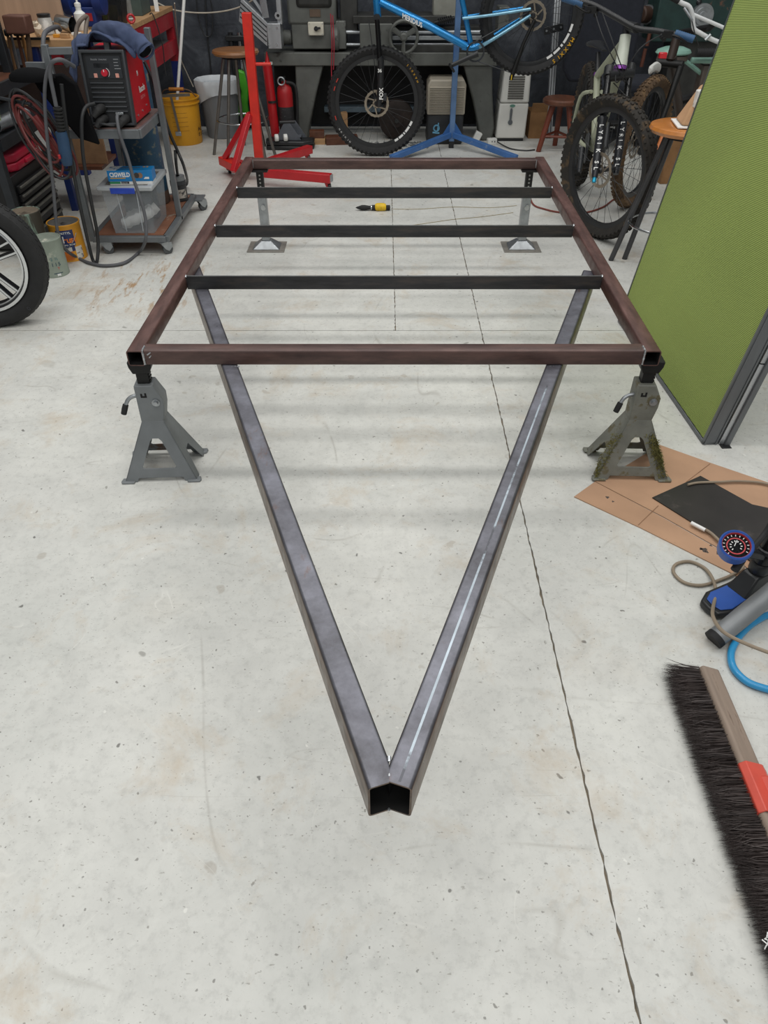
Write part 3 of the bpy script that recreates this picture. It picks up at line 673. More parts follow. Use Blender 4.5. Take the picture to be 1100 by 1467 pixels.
def tyre_word(body, c, a_start, a_step, W, m, size=.03, R=.334, flip=True):
    for i, chx in enumerate(body):
        a = math.radians(a_start + a_step * i); d = V((1, 0, 0)) * math.cos(a) + Z * math.sin(a); ux = V((-math.sin(a), 0, math.cos(a))) * (1 if a_step > 0 else -1)
        uy = -d if a_step > 0 else d
        if ux.cross(uy).y > 0: uy = -uy
        text(chx, size, c + d * R + NY * .0315 - ux * size * .3 - uy * size * .35, ux, uy, m, W, 'tyre_lettering', bold=.0006 if size > .02 else 0)
tyre_word('MAXXIS', rw, -25, -6.2, W2, M_GOLD, .036); tyre_word('MINION', fw, 232, -4, W1, M_WHITEP, .016); tyre_word('MAXXIS', fw, 25, 4.5, W1, M_GOLD, .02)
rl = MB()
for a in (150, 160, 195): d = V((math.cos(math.radians(a)), 0, math.sin(math.radians(a)))); rl.bar(fw + d * .325 + NY * .031, fw + d * .325 + NY * .031 + V((-d.z, 0, d.x)) * .03, .006, .001, NY)
rl.build('tyre_mark', mat('red print', 'c0392b', .5), W1)
fr = MB(); fr.tube([b_(537, -30), b_(541, 24)], .026, 14)
ft = fr.build('head_tube', M_BLUEM, t)
MB().tube([b_(544, 2), b_(610, 34), b_(668, 66)], [.026, .028, .026], 14).build('down_tube', M_BLUEM, t)
text('MERIDIUS', .042, b_(576, 21) + NY * .029 + Z * -.014, (b_(668, 66) - b_(544, 4)), Z, M_WHITEP, t, 'frame_lettering', sx=.85, bold=.0012)
MB().tube([b_(536, -14), b_(600, -26), b_(655, -30)], .02, 12).build('top_tube', M_BLUEM, t)
MB().tube([b_(654, -40), b_(666, 20), b_(675, 66)], .019, 12).build('seat_tube', M_BLUEM, t)
MB().tube(spline([b_(662, 66), b_(676, 68), b_(688, 64)], 4), .022, 12).build('bottom_bracket_shell', M_BLUEM, t)
for s in (-1, 1):
    o = s * .062
    MB().tube(spline([b_(686, 66, o * .4), b_(705, 54, o * .95), b_(758, 20, o)], 5), [.013] * 6 + [.012] * 4 + [.01], 10).build('chainstay', M_BLUEM if s > 0 else mat('fading blue silver paint', '7fb0c8', .25, .5, coat=.5, var=.25), t)
    MB().tube(spline([b_(662, 25, o * .6), b_(700, 20, o), b_(758, 11, o)], 5), .010, 10).build('seatstay', M_BLUEM if s > 0 else mat('fading blue silver paint', '7fb0c8'), t)
    lg = MB(); lg.tube([b_(540, 26, s * .065), b_(544, 84, s * .065)], .017, 12); lg.build('fork_stanchion', mat('gloss black tube', '141416'), t)
    lg = MB(); lg.tube([b_(543, 80, s * .065), b_(545.5, 84, s * .065), b_(545, 120, s * .065), fw + V((.015, s * .065, -.015))], [.025, .023, .022, .02], 12); L2 = lg.build('fork_lower', M_PLBLK, t)
    if s < 0:
        text('36', .03, b_(541, 100) + NY * .0895, X, Z, M_WHITEP, L2, bold=.001); text('FOX', .038, b_(548.5, 139) + NY * .0895, Z, -X, M_WHITEP, L2, bold=.0015)
MB().tube([b_(540, 24, -.07), b_(540, 24, .07)], .024, 12).build('fork_crown', M_PLBLK, t)
sh = MB(); sh.tube([b_(622, 32), b_(651, 25)], .012, 10)
P0, P1 = b_(628, 31), b_(648, 26); xx, yy, zz = frame_of(P1 - P0)
sh.tube([P0 + (P1 - P0) * (i / 48) + (xx * math.cos(i * .9) + yy * math.sin(i * .9)) * .021 for i in range(49)], .004, 6); sh.build('rear_shock', M_BLACK, t)
cr = MB(); cr.tube([b_(683, 74, -.085), b_(668, 80, -.09), b_(646, 90, -.095)], [.02, .015, .014], 10, sx=.6); ck = cr.build('crank', M_PLBLK, t)
MB().box(b_(645, 92, -.14), (.055, .085, .016), M=Matrix.Rotation(.9, 3, 'Y')).build('pedal', M_BLACK, ck, bev=.003)
ring = MB().torus(b_(680, 72, -.055), NY, .06, .006, 28, 6); ring.build('chainring', M_DKGREY, t)
ch_ = MB(); ch_.tube([b_(676, 60, -.05), b_(760, 13, -.05)], .004, 6); ch_.tube([b_(684, 86, -.05), b_(733, 103, -.05), b_(764, 36, -.05)], .004, 6); ch_.build('chain', M_DKGREY, t)
dr_ = MB(); dr_.tube([b_(764, 26, -.06), b_(748, 60, -.06), b_(734, 100, -.06), b_(730, 112, -.06)], [.012, .012, .018, .012], 8); de = dr_.build('derailleur', M_BLACK, t)
MB().bar(b_(731, 104, -.082), b_(730, 111, -.082), .008, .006).build('derailleur_badge', mat('bright yellow print', 'd8b21a'), de)
MB().tube(spline([b_(528, 24, -.08), b_(533, 60, -.1), b_(537, 95, -.11), b_(534, 120, -.1), b_(538, 138, -.095)], 5), .003, 6).build('brake_hose', M_CABLE, t)
MB().box(b_(551, 136, -.06), (.03, .03, .05)).build('brake_caliper', M_DKGREY, t, bev=.005)
# its stand
t = thing('work_stand', 'blue bike work stand with faded blue pole and spread legs', 'repair stand', gp(646, 212))
S0 = gp(646, 211); sy = S0.y
MB().mm((S0.x - .021, sy - .021, .05), (S0.x + .021, sy + .021, 1.35)).build('pole', mat('faded blue pole', '56759d', .45, var=.15, wear='3a649f', wear_at=.55, wear_scale=3), t, bev=.003)
MB().mm((S0.x - .019, sy - .019, 0), (S0.x + .019, sy + .019, .05)).build('pole_foot', M_RUB, t)
MB().box((S0.x, sy, 1.4), (.05, .12, .1)).build('clamp', M_BLACK, t, bev=.008)
hb_ = V((S0.x, sy, .1))
for (px, py) in ((560, 226), (740, 226)):
    e = gp(px, py, .024); MB().bar(hb_ + (e - hb_).normalized() * .02 + Z * .0, e, .04, .04).build('leg', M_BLUE, t, bev=.003)
    MB().prism([(0, -.02), (.13, -.035), (.12, -.005), (.03, .085), (0, .085)], hb_ + V((0, -.003, 0)), (e - hb_) * (V((1, 1, 0))) if False else V(((e - hb_).x, (e - hb_).y, 0)).normalized(), Z, V((0, .006, 0))).build('gusset', M_BLUE, t)

# ============================================================ lathe along the back wall
YL = 6.66; A = lambda px, py, o=0: at(px, py, YL) + V((0, o, 0))
LZ = A(550, 88).z
t = thing('metal_lathe', 'old grey metal lathe on cast legs behind the blue bike', 'lathe', (0, YL + .15, 0))
def bx(name, px0, py0, px1, py1, d0, d1, m, par=None, bev=.006):
    p, q = A(px0, py0), A(px1, py1); return MB().mm((p.x, YL + d0, p.z), (q.x, YL + d1, q.z)).build(name, m, par or t, bev=bev)
bx('bed', 378, 75, 712, 94, 0, .34, M_MACH)
def leg_(px0, px1, qx0, qx1, qy):
    p0, p1, q0, q1 = A(px0, 93), A(px1, 93), A(qx0, qy), A(qx1, qy); z0 = 0.0
    pts = [(q0.x, z0), (q1.x, z0), (q1.x + .015, .1), ((q1.x * .45 + p1.x * .55), .34), (p1.x, p1.z), (p0.x, p0.z), ((q0.x * .5 + p0.x * .5), .3)]
    MB().prism(pts, (0, YL + .02, 0), X, Z, V((0, .28, 0))).build('leg', M_MACH, t, bev=.012)
leg_(422, 463, 428, 441, 205); leg_(664, 706, 689, 704, 205)
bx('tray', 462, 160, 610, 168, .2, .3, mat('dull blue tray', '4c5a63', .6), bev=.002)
bx('shade_sheet', 384, 93, 705, 190, .32, .33, mat('painted shade black', '111112', .7))  # added black sheet standing in for the deep shade under the bed
hs = bx('headstock', 408, -25, 482, 36, .02, .3, M_MACH, bev=.02)
bx('headstock_hood', 420, -40, 476, 12, .0, .2, M_MACHD, bev=.03)
bx('headstock_face', 416, 30, 496, 71, .03, .28, M_MACH, bev=.008)
bx('name_plate', 443, 13, 459, 24, .012, .03, mat('brown plate', '5a4a3c', .6), hs, bev=.001)
sb = bx('switch_box', 441, 31, 464, 50, -.02, .03, mat('cream box', 'c9c4b4', .5, var=.08, wear='7d786c', wear_at=.66), bev=.005)
k = MB(); p = A(453, 40, -.02); k.cyl(p, p + V((0, -.012, 0)), .016, 12); k.bar(p + V((-.01, -.02, 0)), p + V((.035, -.02, .006)), .012, .014); k.build('switch_knob', M_PLBLK, sb)
for a in (443, 462):
    for bb in (33, 48): p = A(a, bb, -.02); MB().cyl(p, p + V((0, -.003, 0)), .004, 6).build('box_screw', M_ZINC, sb)
MB().lathe([(.06, -.06), (.06, -.02), (.05, -.02), (.05, .04), (.035, .05), (.035, .17)], A(408, 56, .12), X, 24).build('spindle_nose', M_MACH, t)
MB().tube([A(425, 56, .05), A(478, 56, .05)], .012, 12).build('spindle_bar', M_ZINC, t)
MB().lathe([(.075, 0), (.08, .01), (.08, .05), (.07, .06)], A(474, 56, .05), X, 24).build('clutch_disc', M_MACH, t)
for py in (47, 65): MB().tube([A(484, py, .06), A(690, py, .06)], .014 if py == 47 else .012, 10).build('lead_screw', M_ZINC, t)
bx('apron', 515, 33, 562, 74, -.02, .22, M_MACH); bx('saddle', 505, 22, 640, 34, 0, .3, M_MACHD)
hw = MB(); hc = A(578, 51, -.06); hw.torus(hc, NY, .105, .012, 32, 8); 
HW = hw.build('handwheel', M_MACH, t)
MB().lathe([(.03, -.03), (.03, .01), (.018, .02)], hc, NY, 16).build('handwheel_hub', M_MACH, HW)
for i in range(3):
    a = .5 + 2 * PI * i / 3; d = V((math.cos(a), 0, math.sin(a))); MB().tube([hc + d * .02, hc + d * .1], [.016, .022], 8, sx=.5).build('handwheel_spoke', M_MACH, HW)
bx('bed_way', 560, 52, 700, 58, .04, .1, M_ZINC, bev=.002); bx('bed_way', 560, 40, 700, 47, .1, .25, M_MACHD, bev=.002)
bx('chip_pan', 540, 64, 700, 76, .02, .3, M_MACHD)
bx('tailstock', 622, -12, 655, 26, .05, .25, mat('pale grey enamel', '8d8d84', .5, var=.12), bev=.01); bx('gearbox', 486, -10, 512, 50, .06, .3, M_MACHD)
bx('rack_block', 716, 10, 728, 48, .02, .2, M_MACH)
rc = MB(); rc.tube(spline([A(474, 18, -.05), A(476, 60, -.05), A(475, 100, -.03), A(478, 150, -.03), A(480, 168, -.03)], 5), .004, 6); rc.tube(spline([A(477, 20, -.06), A(479, 60, -.06), A(478, 98, -.04)], 5), .004, 6); rc.build('red_cord', mat('red cord', 'a32b3a', .6), t)
# bright extrusion machine standing on the lathe's left end
t = thing('aluminium_gantry', 'bright aluminium extrusion frame with end plate on lathe left end', 'machine frame', A(394, 74, -.1))
YG = YL - .12; g_ = lambda px, py, o=0: at(px, py, YG) + V((0, o, 0))
pr_ = [(g_(345, -4).x, g_(345, -4).z), (g_(383, 33).x, g_(383, 33).z), (g_(383, 66).x, g_(383, 66).z), (g_(342, 30).x, g_(342, 30).z)]
MB().prism(pr_, (0, YG, 0), X, Z, V((0, .1, 0))).build('side_beam', M_ALU, t, bev=.002)
a0, a1 = g_(344, -2), g_(382, 34); b0, b1 = g_(344, 28), g_(382, 64)
for i in range(4):
    f = .15 + i * .23; MB().bar(a0.lerp(b0, f) + V((0, -.001, 0)), a1.lerp(b1, f) + V((0, -.001, 0)), .008, .005, NY).build('groove', mat('shadowed slot', '3c3e40', .5, .5), t)
p, q = g_(382, 33), g_(404, 69); ep = MB().mm((p.x, YG - .012, p.z), (q.x, YG + .14, q.z)).build('end_plate', M_ALU, t, bev=.003)
for a in (386, 397):
    for bb in (39, 63): p = g_(a, bb, -.012); MB().cyl(p, p + V((0, -.006, 0)), .008, 10).build('plate_bolt', M_CHROME, ep)
p, q = g_(393, -20), g_(404, 35); MB().mm((p.x, YG + .02, p.z), (q.x, YG + .09, q.z)).build('upright_profile', M_ALU, t, bev=.003)
p = g_(398, 22, .012); MB().lathe([(.011, 0), (.026, 0), (.026, .008), (.011, .008)], p, NY, 8, True).build('profile_end', M_ALU, t); MB().cyl(p, p + NY * .004, .011, 12).build('profile_bore', M_INNER, t)
MB().bar(g_(372, -20, .05), g_(380, 26, .05), .03, .05).build('angle_piece', M_CHROME, t); MB().bar(g_(352, -14, .08), g_(378, 24, .08), .02, .02).build('angle_piece', M_ALU, t)

# ============================================================ things under and before the lathe
def lath(name, label, cat, prof, c, m, n=24, **k):
    return tag(MB().lathe(prof, c, Z, n).build(name, m, base=True), label, cat, **k)
P = gp(412, 196); P.y = 6.62; t = thing('fire_extinguisher', 'red fire extinguisher with dark label under the lathe', 'extinguisher', (P.x, P.y, 0))
cx = at(409, 150, 6.62).x
MB().lathe([(.058, 0), (.062, .01), (.062, .36), (.055, .4), (.03, .425), (.018, .43), (.018, .45)], (cx, 6.62, 0), Z, 24).build('cylinder', mat('dusty red paint', 'a81d22', .45, var=.15, wear='c98a86', wear_at=.74), t)
MB().lathe([(.0628, .11), (.0628, .27)], (cx, 6.62, 0), Z, 24).build('label_band', mat('dark label', '2b2a2c', .5, wear='8f8f8f', wear_at=.62, wear_scale=40, stretch=(1, 1, 6)), t)
MB().box((cx, 6.6, .465), (.03, .1, .02)).build('lever', M_PLBLK, t, bev=.003); MB().torus((cx - .012, 6.55, .455), NY, .026, .006, 20, 8).build('gauge_ring', M_ZINC, t)
MB().tube(spline([(cx + .02, 6.6, .44), (cx + .09, 6.6, .41), (cx + .095, 6.6, .25), (cx + .08, 6.6, .14)], 6), .011, 8).build('hose', M_RUB, t)
cx = at(390, 140, 6.58).x; t = thing('red_pipe', 'tall slim red pipe with black band standing behind extinguisher', 'pipe', (cx, 6.56, 0))
MB().cyl((cx + .004, 6.575, 0), (cx - .022, 6.6, .56), .036, 18).build('tube', M_RED, t); MB().cyl((cx - .0015, 6.579, .3), (cx - .002, 6.58, .315), .0366, 18).build('band', M_PLBLK, t)
MB().cyl((cx - .015, 6.6, .56), (cx - .0155, 6.6, .575), .038, 18).build('end_cap', M_WHITE, t); MB().lathe([(.02, 0), (.012, .03), (.004, .07)], (cx - .016, 6.6, .575), Z, 14).build('nozzle', M_RED, t)
c = gp(415, 212); t = thing('tool_case', 'flat black moulded tool case on floor by red stand', 'case', (c.x, c.y + .02, 0))
MB().prism([(-.18, -.08), (.12, -.1), (.2, -.05), (.2, .06), (.1, .08), (-.16, .08), (-.19, .03)], (c.x, c.y + .02, 0), X, Y, Z * .032).build('case_bottom', M_PLBLK, t, bev=.01)
MB().prism([(-.18, -.08), (.12, -.1), (.2, -.05), (.2, .06), (.1, .08), (-.16, .08), (-.19, .03)], (c.x, c.y + .02, .034), X, Y, Z * .032).build('case_lid', M_PLBLK, t, bev=.01)
zc = .0668; t2 = thing('trolley_skate', 'grey steel bracket with white wheels lying on black case', 'bracket', (c.x, c.y + .06, zc))
for o in (-.045, .045): MB().prism([(-.11, .0), (.1, .0), (.06, .06), (.015, .125), (-.03, .125), (-.09, .03)], (c.x + .02 + o * .4, c.y + .01 + o, zc), X, Z, Y * .005).build('side_plate', mat('slate bracket', '5b5f66', .5, .2), t2, bev=.002)
MB().mm((c.x - .08, c.y - .03, zc + .02), (c.x + .1, c.y + .05, zc + .026)).build('web_plate', mat('slate bracket', '5b5f66'), t2)
for px_ in (-.09, -.02): MB().lathe([(.02, -.016), (.026, -.012), (.026, .012), (.02, .016)], (c.x + px_, c.y - .06 + px_ * .1, zc + .0268), (1, .25, 0), 16).build('roller', M_WHITE, t2)
MB().tube([(c.x - .06, c.y - .03, zc + .128), (c.x + .06, c.y - .025, zc + .132)], .012, 10).build('rod', M_PLBLK, t2)
for i, (x0, y0_, x1, d, h, m, lab) in enumerate(((442, 199, 466, .1, .045, M_PALEW, 'lower pale pine offcut with light sawn end beside lathe leg'), (443, 190, 464, .09, .05, M_DWOOD, 'dark wood offcut stacked upon the pale pine offcut'), (466, 197, 512, .12, .055, M_DWOOD, 'longer brown timber offcut lying behind the bike front wheel'))):
    p, q = at(x0, y0_, 6.57), at(x1, y0_, 6.57); z0 = .046 if i == 1 else 0
    tag(MB().box(((p.x + q.x) / 2, 6.6, z0 + h / 2), (q.x - p.x, d, h), rz=.06 * i).build('wood_offcut', m, base=True, bev=.002), lab, 'wood', 'timber offcuts by the lathe')
p = at(491, 182, 6.72); tag(MB().box((p.x, 6.78, .1), (.07, .06, .19), rz=.2).build('wood_block', M_PALEW, base=True, bev=.002), 'pale wooden block standing upright, seen through front wheel', 'wood')
p = at(568, 175, 6.74); t = thing('brake_drum', 'dark rusty drum standing on edge behind the bike front wheel', 'drum', (p.x, 6.76, 0))
MB().lathe([(.13, -.05), (.145, -.04), (.145, .03), (.12, .05), (.05, .055), (.05, .07), (.02, .07)], (p.x, 6.76, .147), NY, 28).build('drum', mat('dark rust', '2e2521', .7, .2, var=.4), t); MB().cyl((p.x, 6.7, .147), (p.x, 6.683, .147), .018, 8).build('hub_nut', M_MACHD, t)
sw = MB()
for i in range(160):
    q = V((random.uniform(-.2, .35), random.uniform(6.38, 6.62), .002)); a = random.uniform(0, PI); l = random.uniform(.01, .04)
    sw.bar(q, q + V((math.cos(a) * l, math.sin(a) * l, random.uniform(0, .008))), .006, .003)
tag(sw.build('metal_swarf', M_ZINC, base=True, kind='stuff'), 'scattered metal swarf on floor below the lathe', 'swarf')
# heater / appliance with beige grille
p, q = at(613, 108, 6.6), at(668, 108, 6.6); xc = (p.x + q.x) / 2; wd = q.x - p.x
t = thing('air_cooler', 'dark appliance with beige louvred top and small blue mark', 'appliance', (xc, 6.68, 0))
MB().mm((xc - wd / 2 + .005, 6.56, 0), (xc + wd / 2 - .005, 6.8, .225)).build('base_body', M_DKGREY, t, bev=.015)
MB().prism([(-wd / 2, .22), (wd / 2, .22), (wd / 2, .43), (wd / 2 - .02, .465), (-wd / 2 + .02, .465), (-wd / 2, .43)], (xc, 6.54, 0), X, Z, Y * .26).build('grille_housing', mat('aged beige plastic', 'a79f90', .55, var=.1), t, bev=.01)
for i in range(15): MB().box((xc, 6.537, .245 + i * .012), (wd - .03, .012, .006), M=Matrix.Rotation(.5, 3, 'X')).build('louvre', mat('aged beige plastic', 'a79f90'), t)
bm_ = MB(); bm_.torus((xc - .07, 6.558, .12), NY, .022, .006, 16, 6); bm_.bar((xc - .1, 6.558, .09), (xc - .045, 6.558, .085), .012, .004, NY); bm_.bar((xc - .06, 6.558, .1), (xc - .055, 6.558, .16), .01, .004, NY); bm_.build('blue_mark', mat('sky blue print', '6aa5c4', .5), t)
# dehumidifier
p, q = at(707, 200, 6.68), at(755, 200, 6.68); x0, x1 = .925, 1.165; y0 = 6.66
t = thing('dehumidifier', 'white dehumidifier with louvred front and oval green badge', 'dehumidifier', ((x0 + x1) / 2, y0 + .12, 0))
dw = mat('off white plastic', 'd9d8d2', .45, var=.05, scale=5, wear='c2bfb4', wear_at=.68)
MB().mm((x0 + .01, y0 + .012, 0), (x1 - .01, y0 + .23, .025)).build('plinth', M_PLBLK, t)
MB().hexa([(x0, y0, .022), (x1, y0, .022), (x1 + .012, y0 + .25, .022), (x0 - .0, y0 + .25, .022)], [(x0 + .012, y0 + .01, .278), (x1 + .006, y0 + .01, .278), (x1 + .012, y0 + .25, .278), (x0 + .012, y0 + .25, .278)]).build('tank_cover', dw, t, bev=.012)
up_ = MB().hexa([(x0 + .012, y0 + .008, .281), (x1 + .006, y0 + .008, .281), (x1 + .012, y0 + .25, .281), (x0 + .012, y0 + .25, .281)], [(x0 + .03, y0 + .03, .53), (x1 + .0, y0 + .03, .53), (x1 + .006, y0 + .25, .53), (x0 + .03, y0 + .25, .53)]).build('upper_cover', dw, t, bev=.014)
for i in range(10):
    z = .315 + i * .0165; yy = y0 + .008 + (z - .281) * .088 - .004
    MB().box(((x0 + x1) / 2 + .012, yy, z), (.125, .008, .008)).build('louvre_slot', mat('louvre shade', '55544f', .7), up_)
MB().lathe([(.001, 0), (.022, 0), (.02, .004), (.001, .004)], ((x0 + x1) / 2 - .005, y0 + .006, .262), NY, 20).mv(Matrix.Translation(((x0 + x1) / 2 - .005, 0, .262)) @ Matrix.Diagonal((1, 1, .5, 1)) @ Matrix.Translation((-(x0 + x1) / 2 + .005, 0, -.262))).build('badge', mat('green badge', '5e8a7c', .4), t)
wdw = MB(); xm = (x0 + x1) / 2 - .012; wdw.prism([(-.008, 0), (.008, 0), (.01, .085), (.006, .1), (-.006, .1), (-.01, .085)], (xm, y0 - .003 + .004, .145), X, Z, NY * .004); wdw.cyl((xm, y0 + .001, .143), (xm, y0 - .004, .143), .019, 16); wdw.build('water_window', mat('grey window', '5f6468', .3), t)
# power board, plug, cord, box, brown stool
p = gp(704, 206); t = thing('power_board', 'white power board lying on floor left of dehumidifier', 'power strip', (p.x, p.y, 0))
MB().box((p.x, p.y, .022), (.075, .05, .044), rz=.2).build('body', M_WHITE, t, bev=.004)
for i in range(3): MB().box((p.x - .022 + .022 * i, p.y - .026, .025), (.006, .004, .01), rz=.2).build('socket_slot', M_PLBLK, t)
MB().tube(spline([(p.x + .04, p.y, .02), gp(730, 212, .008), gp(752, 215, .007), gp(766, 214, .007)], 6), .005, 6).build('cord', M_CABLE, t)
p = gp(683, 206); tag(MB().box((p.x, p.y + .02, .052), (.055, .045, .075), M=Matrix.Rotation(.45, 3, 'Y')).build('power_adaptor', M_WHITE, base=True, bev=.005), 'white plug adaptor tilted on floor before lathe leg', 'adaptor')
p = at(770, 185, 6.85) - X * .022; t = thing('cardboard_box', 'small open brown cardboard box beside white dehumidifier', 'box', (p.x, 6.86, 0))
hx = .066
for s in (-1, 1):
    MB().box((p.x, 6.86 + s * .1, .1), (2 * hx, .004, .2)).build('side', mat('dull box card', '8f6a45', .85), t); MB().box((p.x + s * hx, 6.86, .1), (.004, .2, .2)).build('side', mat('dull box card', '8f6a45'), t)
MB().box((p.x, 6.86, .004), (2 * hx, .2, .004)).build('bottom', mat('dull box card', '8f6a45'), t); MB().box((p.x, 6.74, .235), (2 * hx, .004, .08), M=Matrix.Rotation(.5, 3, 'X')).build('flap', mat('dull box card', '8f6a45'), t)
sc_ = at(802, 160, 6.38); t = thing('round_stool', 'low brown wooden stool with round seat near dehumidifier', 'stool', (sc_.x, 6.38, 0))
sz = .33; MB().lathe([(.001, sz), (.13, sz), (.142, sz + .01), (.142, sz + .03), (.13, sz + .04), (.001, sz + .04)], (sc_.x, 6.38, 0), Z, 28).build('seat', M_DWOOD, t)
for a in (200, 320, 80):
    d = V((math.cos(math.radians(a)), math.sin(math.radians(a)), 0)); MB().tube([V((sc_.x, 6.38, sz)) + d * .07, V((sc_.x, 6.38, 0)) + d * .15], [.024, .02], 10).build('leg', mat('red brown wood', '6e3524', .45, var=.2), t)
for a, b in ((200, 320), (320, 80), (80, 200)):
    d = lambda a: V((math.cos(math.radians(a)), math.sin(math.radians(a)), 0)) * .124 + V((sc_.x, 6.38, .11)); MB().tube([d(a), d(b)], .01, 8).build('stretcher', mat('red brown wood', '6e3524'), t)
# aluminium extrusion leaning at the back
p0, p1 = gp(788, 186), None; t = thing('slotted_extrusion', 'tall slotted aluminium extrusion with black joiner plate leaning on backdrop', 'metal post', (1.36, 6.78, 0))
e0, e1 = V((1.385, 6.78, .004)), V((1.345, 6.99, 1.15)); dd = (e1 - e0).normalized()
MB().bar(e0, e1, .05, .05, NY).build('profile', M_ALU, t, bev=.003)
for o in (-.011, .011): MB().bar(e0 + V((o, -.0255, .0)), e1 + V((o, -.0255, 0)), .006, .003, NY).build('slot_line', mat('shadowed slot', '3c3e40'), t)
pc = e0.lerp(e1, .66) + V((-.02, -.03, 0)); jp = MB().box(pc, (.15, .006, .05), M=Matrix.Rotation(-.22, 3, 'Y')).build('joiner_plate', M_PLBLK, t, bev=.002)
for o in (-.055, 0, .055): q = pc + V((o, -.003, -.0)) + Z * (.22 * o); MB().cyl(q, q + NY * .006, .008, 8).build('plate_bolt', M_ZINC, jp)

# ============================================================ red engine stand
t = thing('engine_stand', 'red steel engine stand on casters with tall orange red post', 'engine stand', gp(374, 236))
zb = .085; B = gp(372, 238, zb); pr0 = V((B.x, B.y, zb))
ptop = at(353, 22, B.y - .02); MB().bar(V((B.x + .0, B.y, zb - .03)), V((ptop.x, B.y, .99)), .058, .058, Y).build('post', M_REDST, t, bev=.003)
E1, E2 = gp(318, 229, zb), gp(338, 247, zb); MB().bar(E1, gp(345, 243, zb), .055, .055).build('cross_beam', M_REDST, t, bev=.003)
f1, f2 = gp(474, 255, zb), gp(444, 213, zb)
MB().bar(gp(372, 246, zb), f1, .055, .055).build('front_leg', M_RED, t, bev=.003); MB().bar(gp(386, 232, zb), f2, .055, .055).build('rear_leg', M_RED, t, bev=.003)
MB().bar(pr0 + V((-.04, -.03, 0)), E1 + (pr0 - E1) * .2, .05, .05).build('tie_beam', M_RED, t, bev=.003)
hb2 = V((B.x, B.y, .4)); MB().bar(hb2 + V((-.03, 0, .02)), gp(322, 226, zb + .03), .035, .035).build('brace', M_RED, t, bev=.003); MB().bar(hb2 + V((-.03, -.035, .02)), gp(334, 246, zb + .03), .035, .035).build('brace', M_RED, t, bev=.003)
for q in (f1, f2):
    d = (q - pr0).normalized(); MB().bar(q + d * .001, q + d * .003, .045, .045).build('open_end', M_ZINC, t)
for q in (f1 + (pr0 - f1) * .06, f2 + (pr0 - f2) * .08, E1 + (pr0 - E1) * .12, E2):
    cs = MB().bar((q.x, q.y, zb - .028), (q.x + .012, q.y, .03), .03, .03).build('caster_fork', M_RED, t); MB().lathe([(.02, -.012), (.026, -.009), (.026, .009), (.02, .012)], (q.x + .015, q.y, .027), (1, .3, 0), 14).build('caster_wheel', M_PLBLK, cs)
a0 = V((ptop.x * .7 + B.x * .3, B.y, .71)); MB().tube([a0, a0 + V((.13, 0, 0))], .01, 8).build('handle_bar', M_REDST, t)

# ============================================================ bar stools
def stool(name, label, c, top, r, legs, ring_z, m, lm, rl):
    t = thing(name, label, 'stool', (c[0], c[1], 0)); c = V((c[0], c[1], 0))
    MB().lathe([(.001, top - .042), (r * .72, top - .042), (r * .93, top - .034), (r, top - .018), (r * .97, top - .004), (r * .9, top), (r * .5, top - .004), (.001, top - .006)], c, Z, 36).build('seat', m, t)
    MB().lathe([(.001, top - .056), (.1, top - .056), (.1, top - .042), (.001, top - .042)], c, Z, 20).build('seat_plate', M_BLACK, t)
    for (x, y) in legs:
        d = V((x, y, 0)); MB().tube([c + d * .36 + Z * (top - .05), c + d], rl, 10).build('leg', lm, t)
    R = sum(V((x, y, 0)).length for x, y in legs) / len(legs) * (1 - .64 * ring_z / (top - .05)) + rl
    MB().torus(c + Z * ring_z, Z, R, .0065, 32, 8).build('foot_ring', M_CHROME, t); return t
stool('bar_stool', 'wooden seat bar stool with chrome legs beside grey waste bin', (-1.09, 6.3), .7, .172, [(-.245, -.07), (-.115, -.19), (.24, -.1), (.17, -.17), (-.05, .23), (.12, .2)], .24, mat('varnished oak seat', '8e5f38', .35, var=.18, scale=4, stretch=(1, 8, 1), coat=.3), mat('grey steel leg', '77736e', .35, .7), .0115)
stool('bar_stool', 'orange varnished stool by green panel with a paper bag on top', (1.455, 3.88), .70, .178, [(-.205, .12), (-.125, .14), (.2, -.08), (.0, -.22)], .235, mat('orange varnished seat', 'c07a38', .28, var=.16, scale=4, stretch=(1, 8, 1), coat=.4), mat('dark grey steel leg', '4a4a4c', .4, .5), .014)
zs = .7015; t = thing('paper_bag', 'crumpled brown paper bag with white label standing on orange stool', 'bag', (1.515, 3.88, zs))
bg_ = MB().hexa([(1.395, 3.81, zs + .006), (1.60, 3.79, zs + .006), (1.61, 3.96, zs + .006), (1.415, 3.97, zs + .006)], [(1.465, 3.86, zs + .15), (1.6, 3.84, zs + .2), (1.61, 3.92, zs + .2), (1.48, 3.92, zs + .16)])
bg_.build('bag', mat('tan paper', 'b9936f', .85, var=.12, scale=10, bump=.6, bscale=18), t, bev=.012)
MB().poly([V((1.375, 3.79, zs)), V((1.61, 3.76, zs)), V((1.62, 3.97, zs)), V((1.4, 3.98, zs))], .005).build('base_sheet', M_WHITEP, t)
MB().box(at(1003, 141, 3.835), (.05, .03, .075), rz=.2).build('label', mat('crumpled label', 'd9d7d2', .6, bump=.8, bscale=30, wear='8e8c88', wear_at=.6), t, bev=.006)

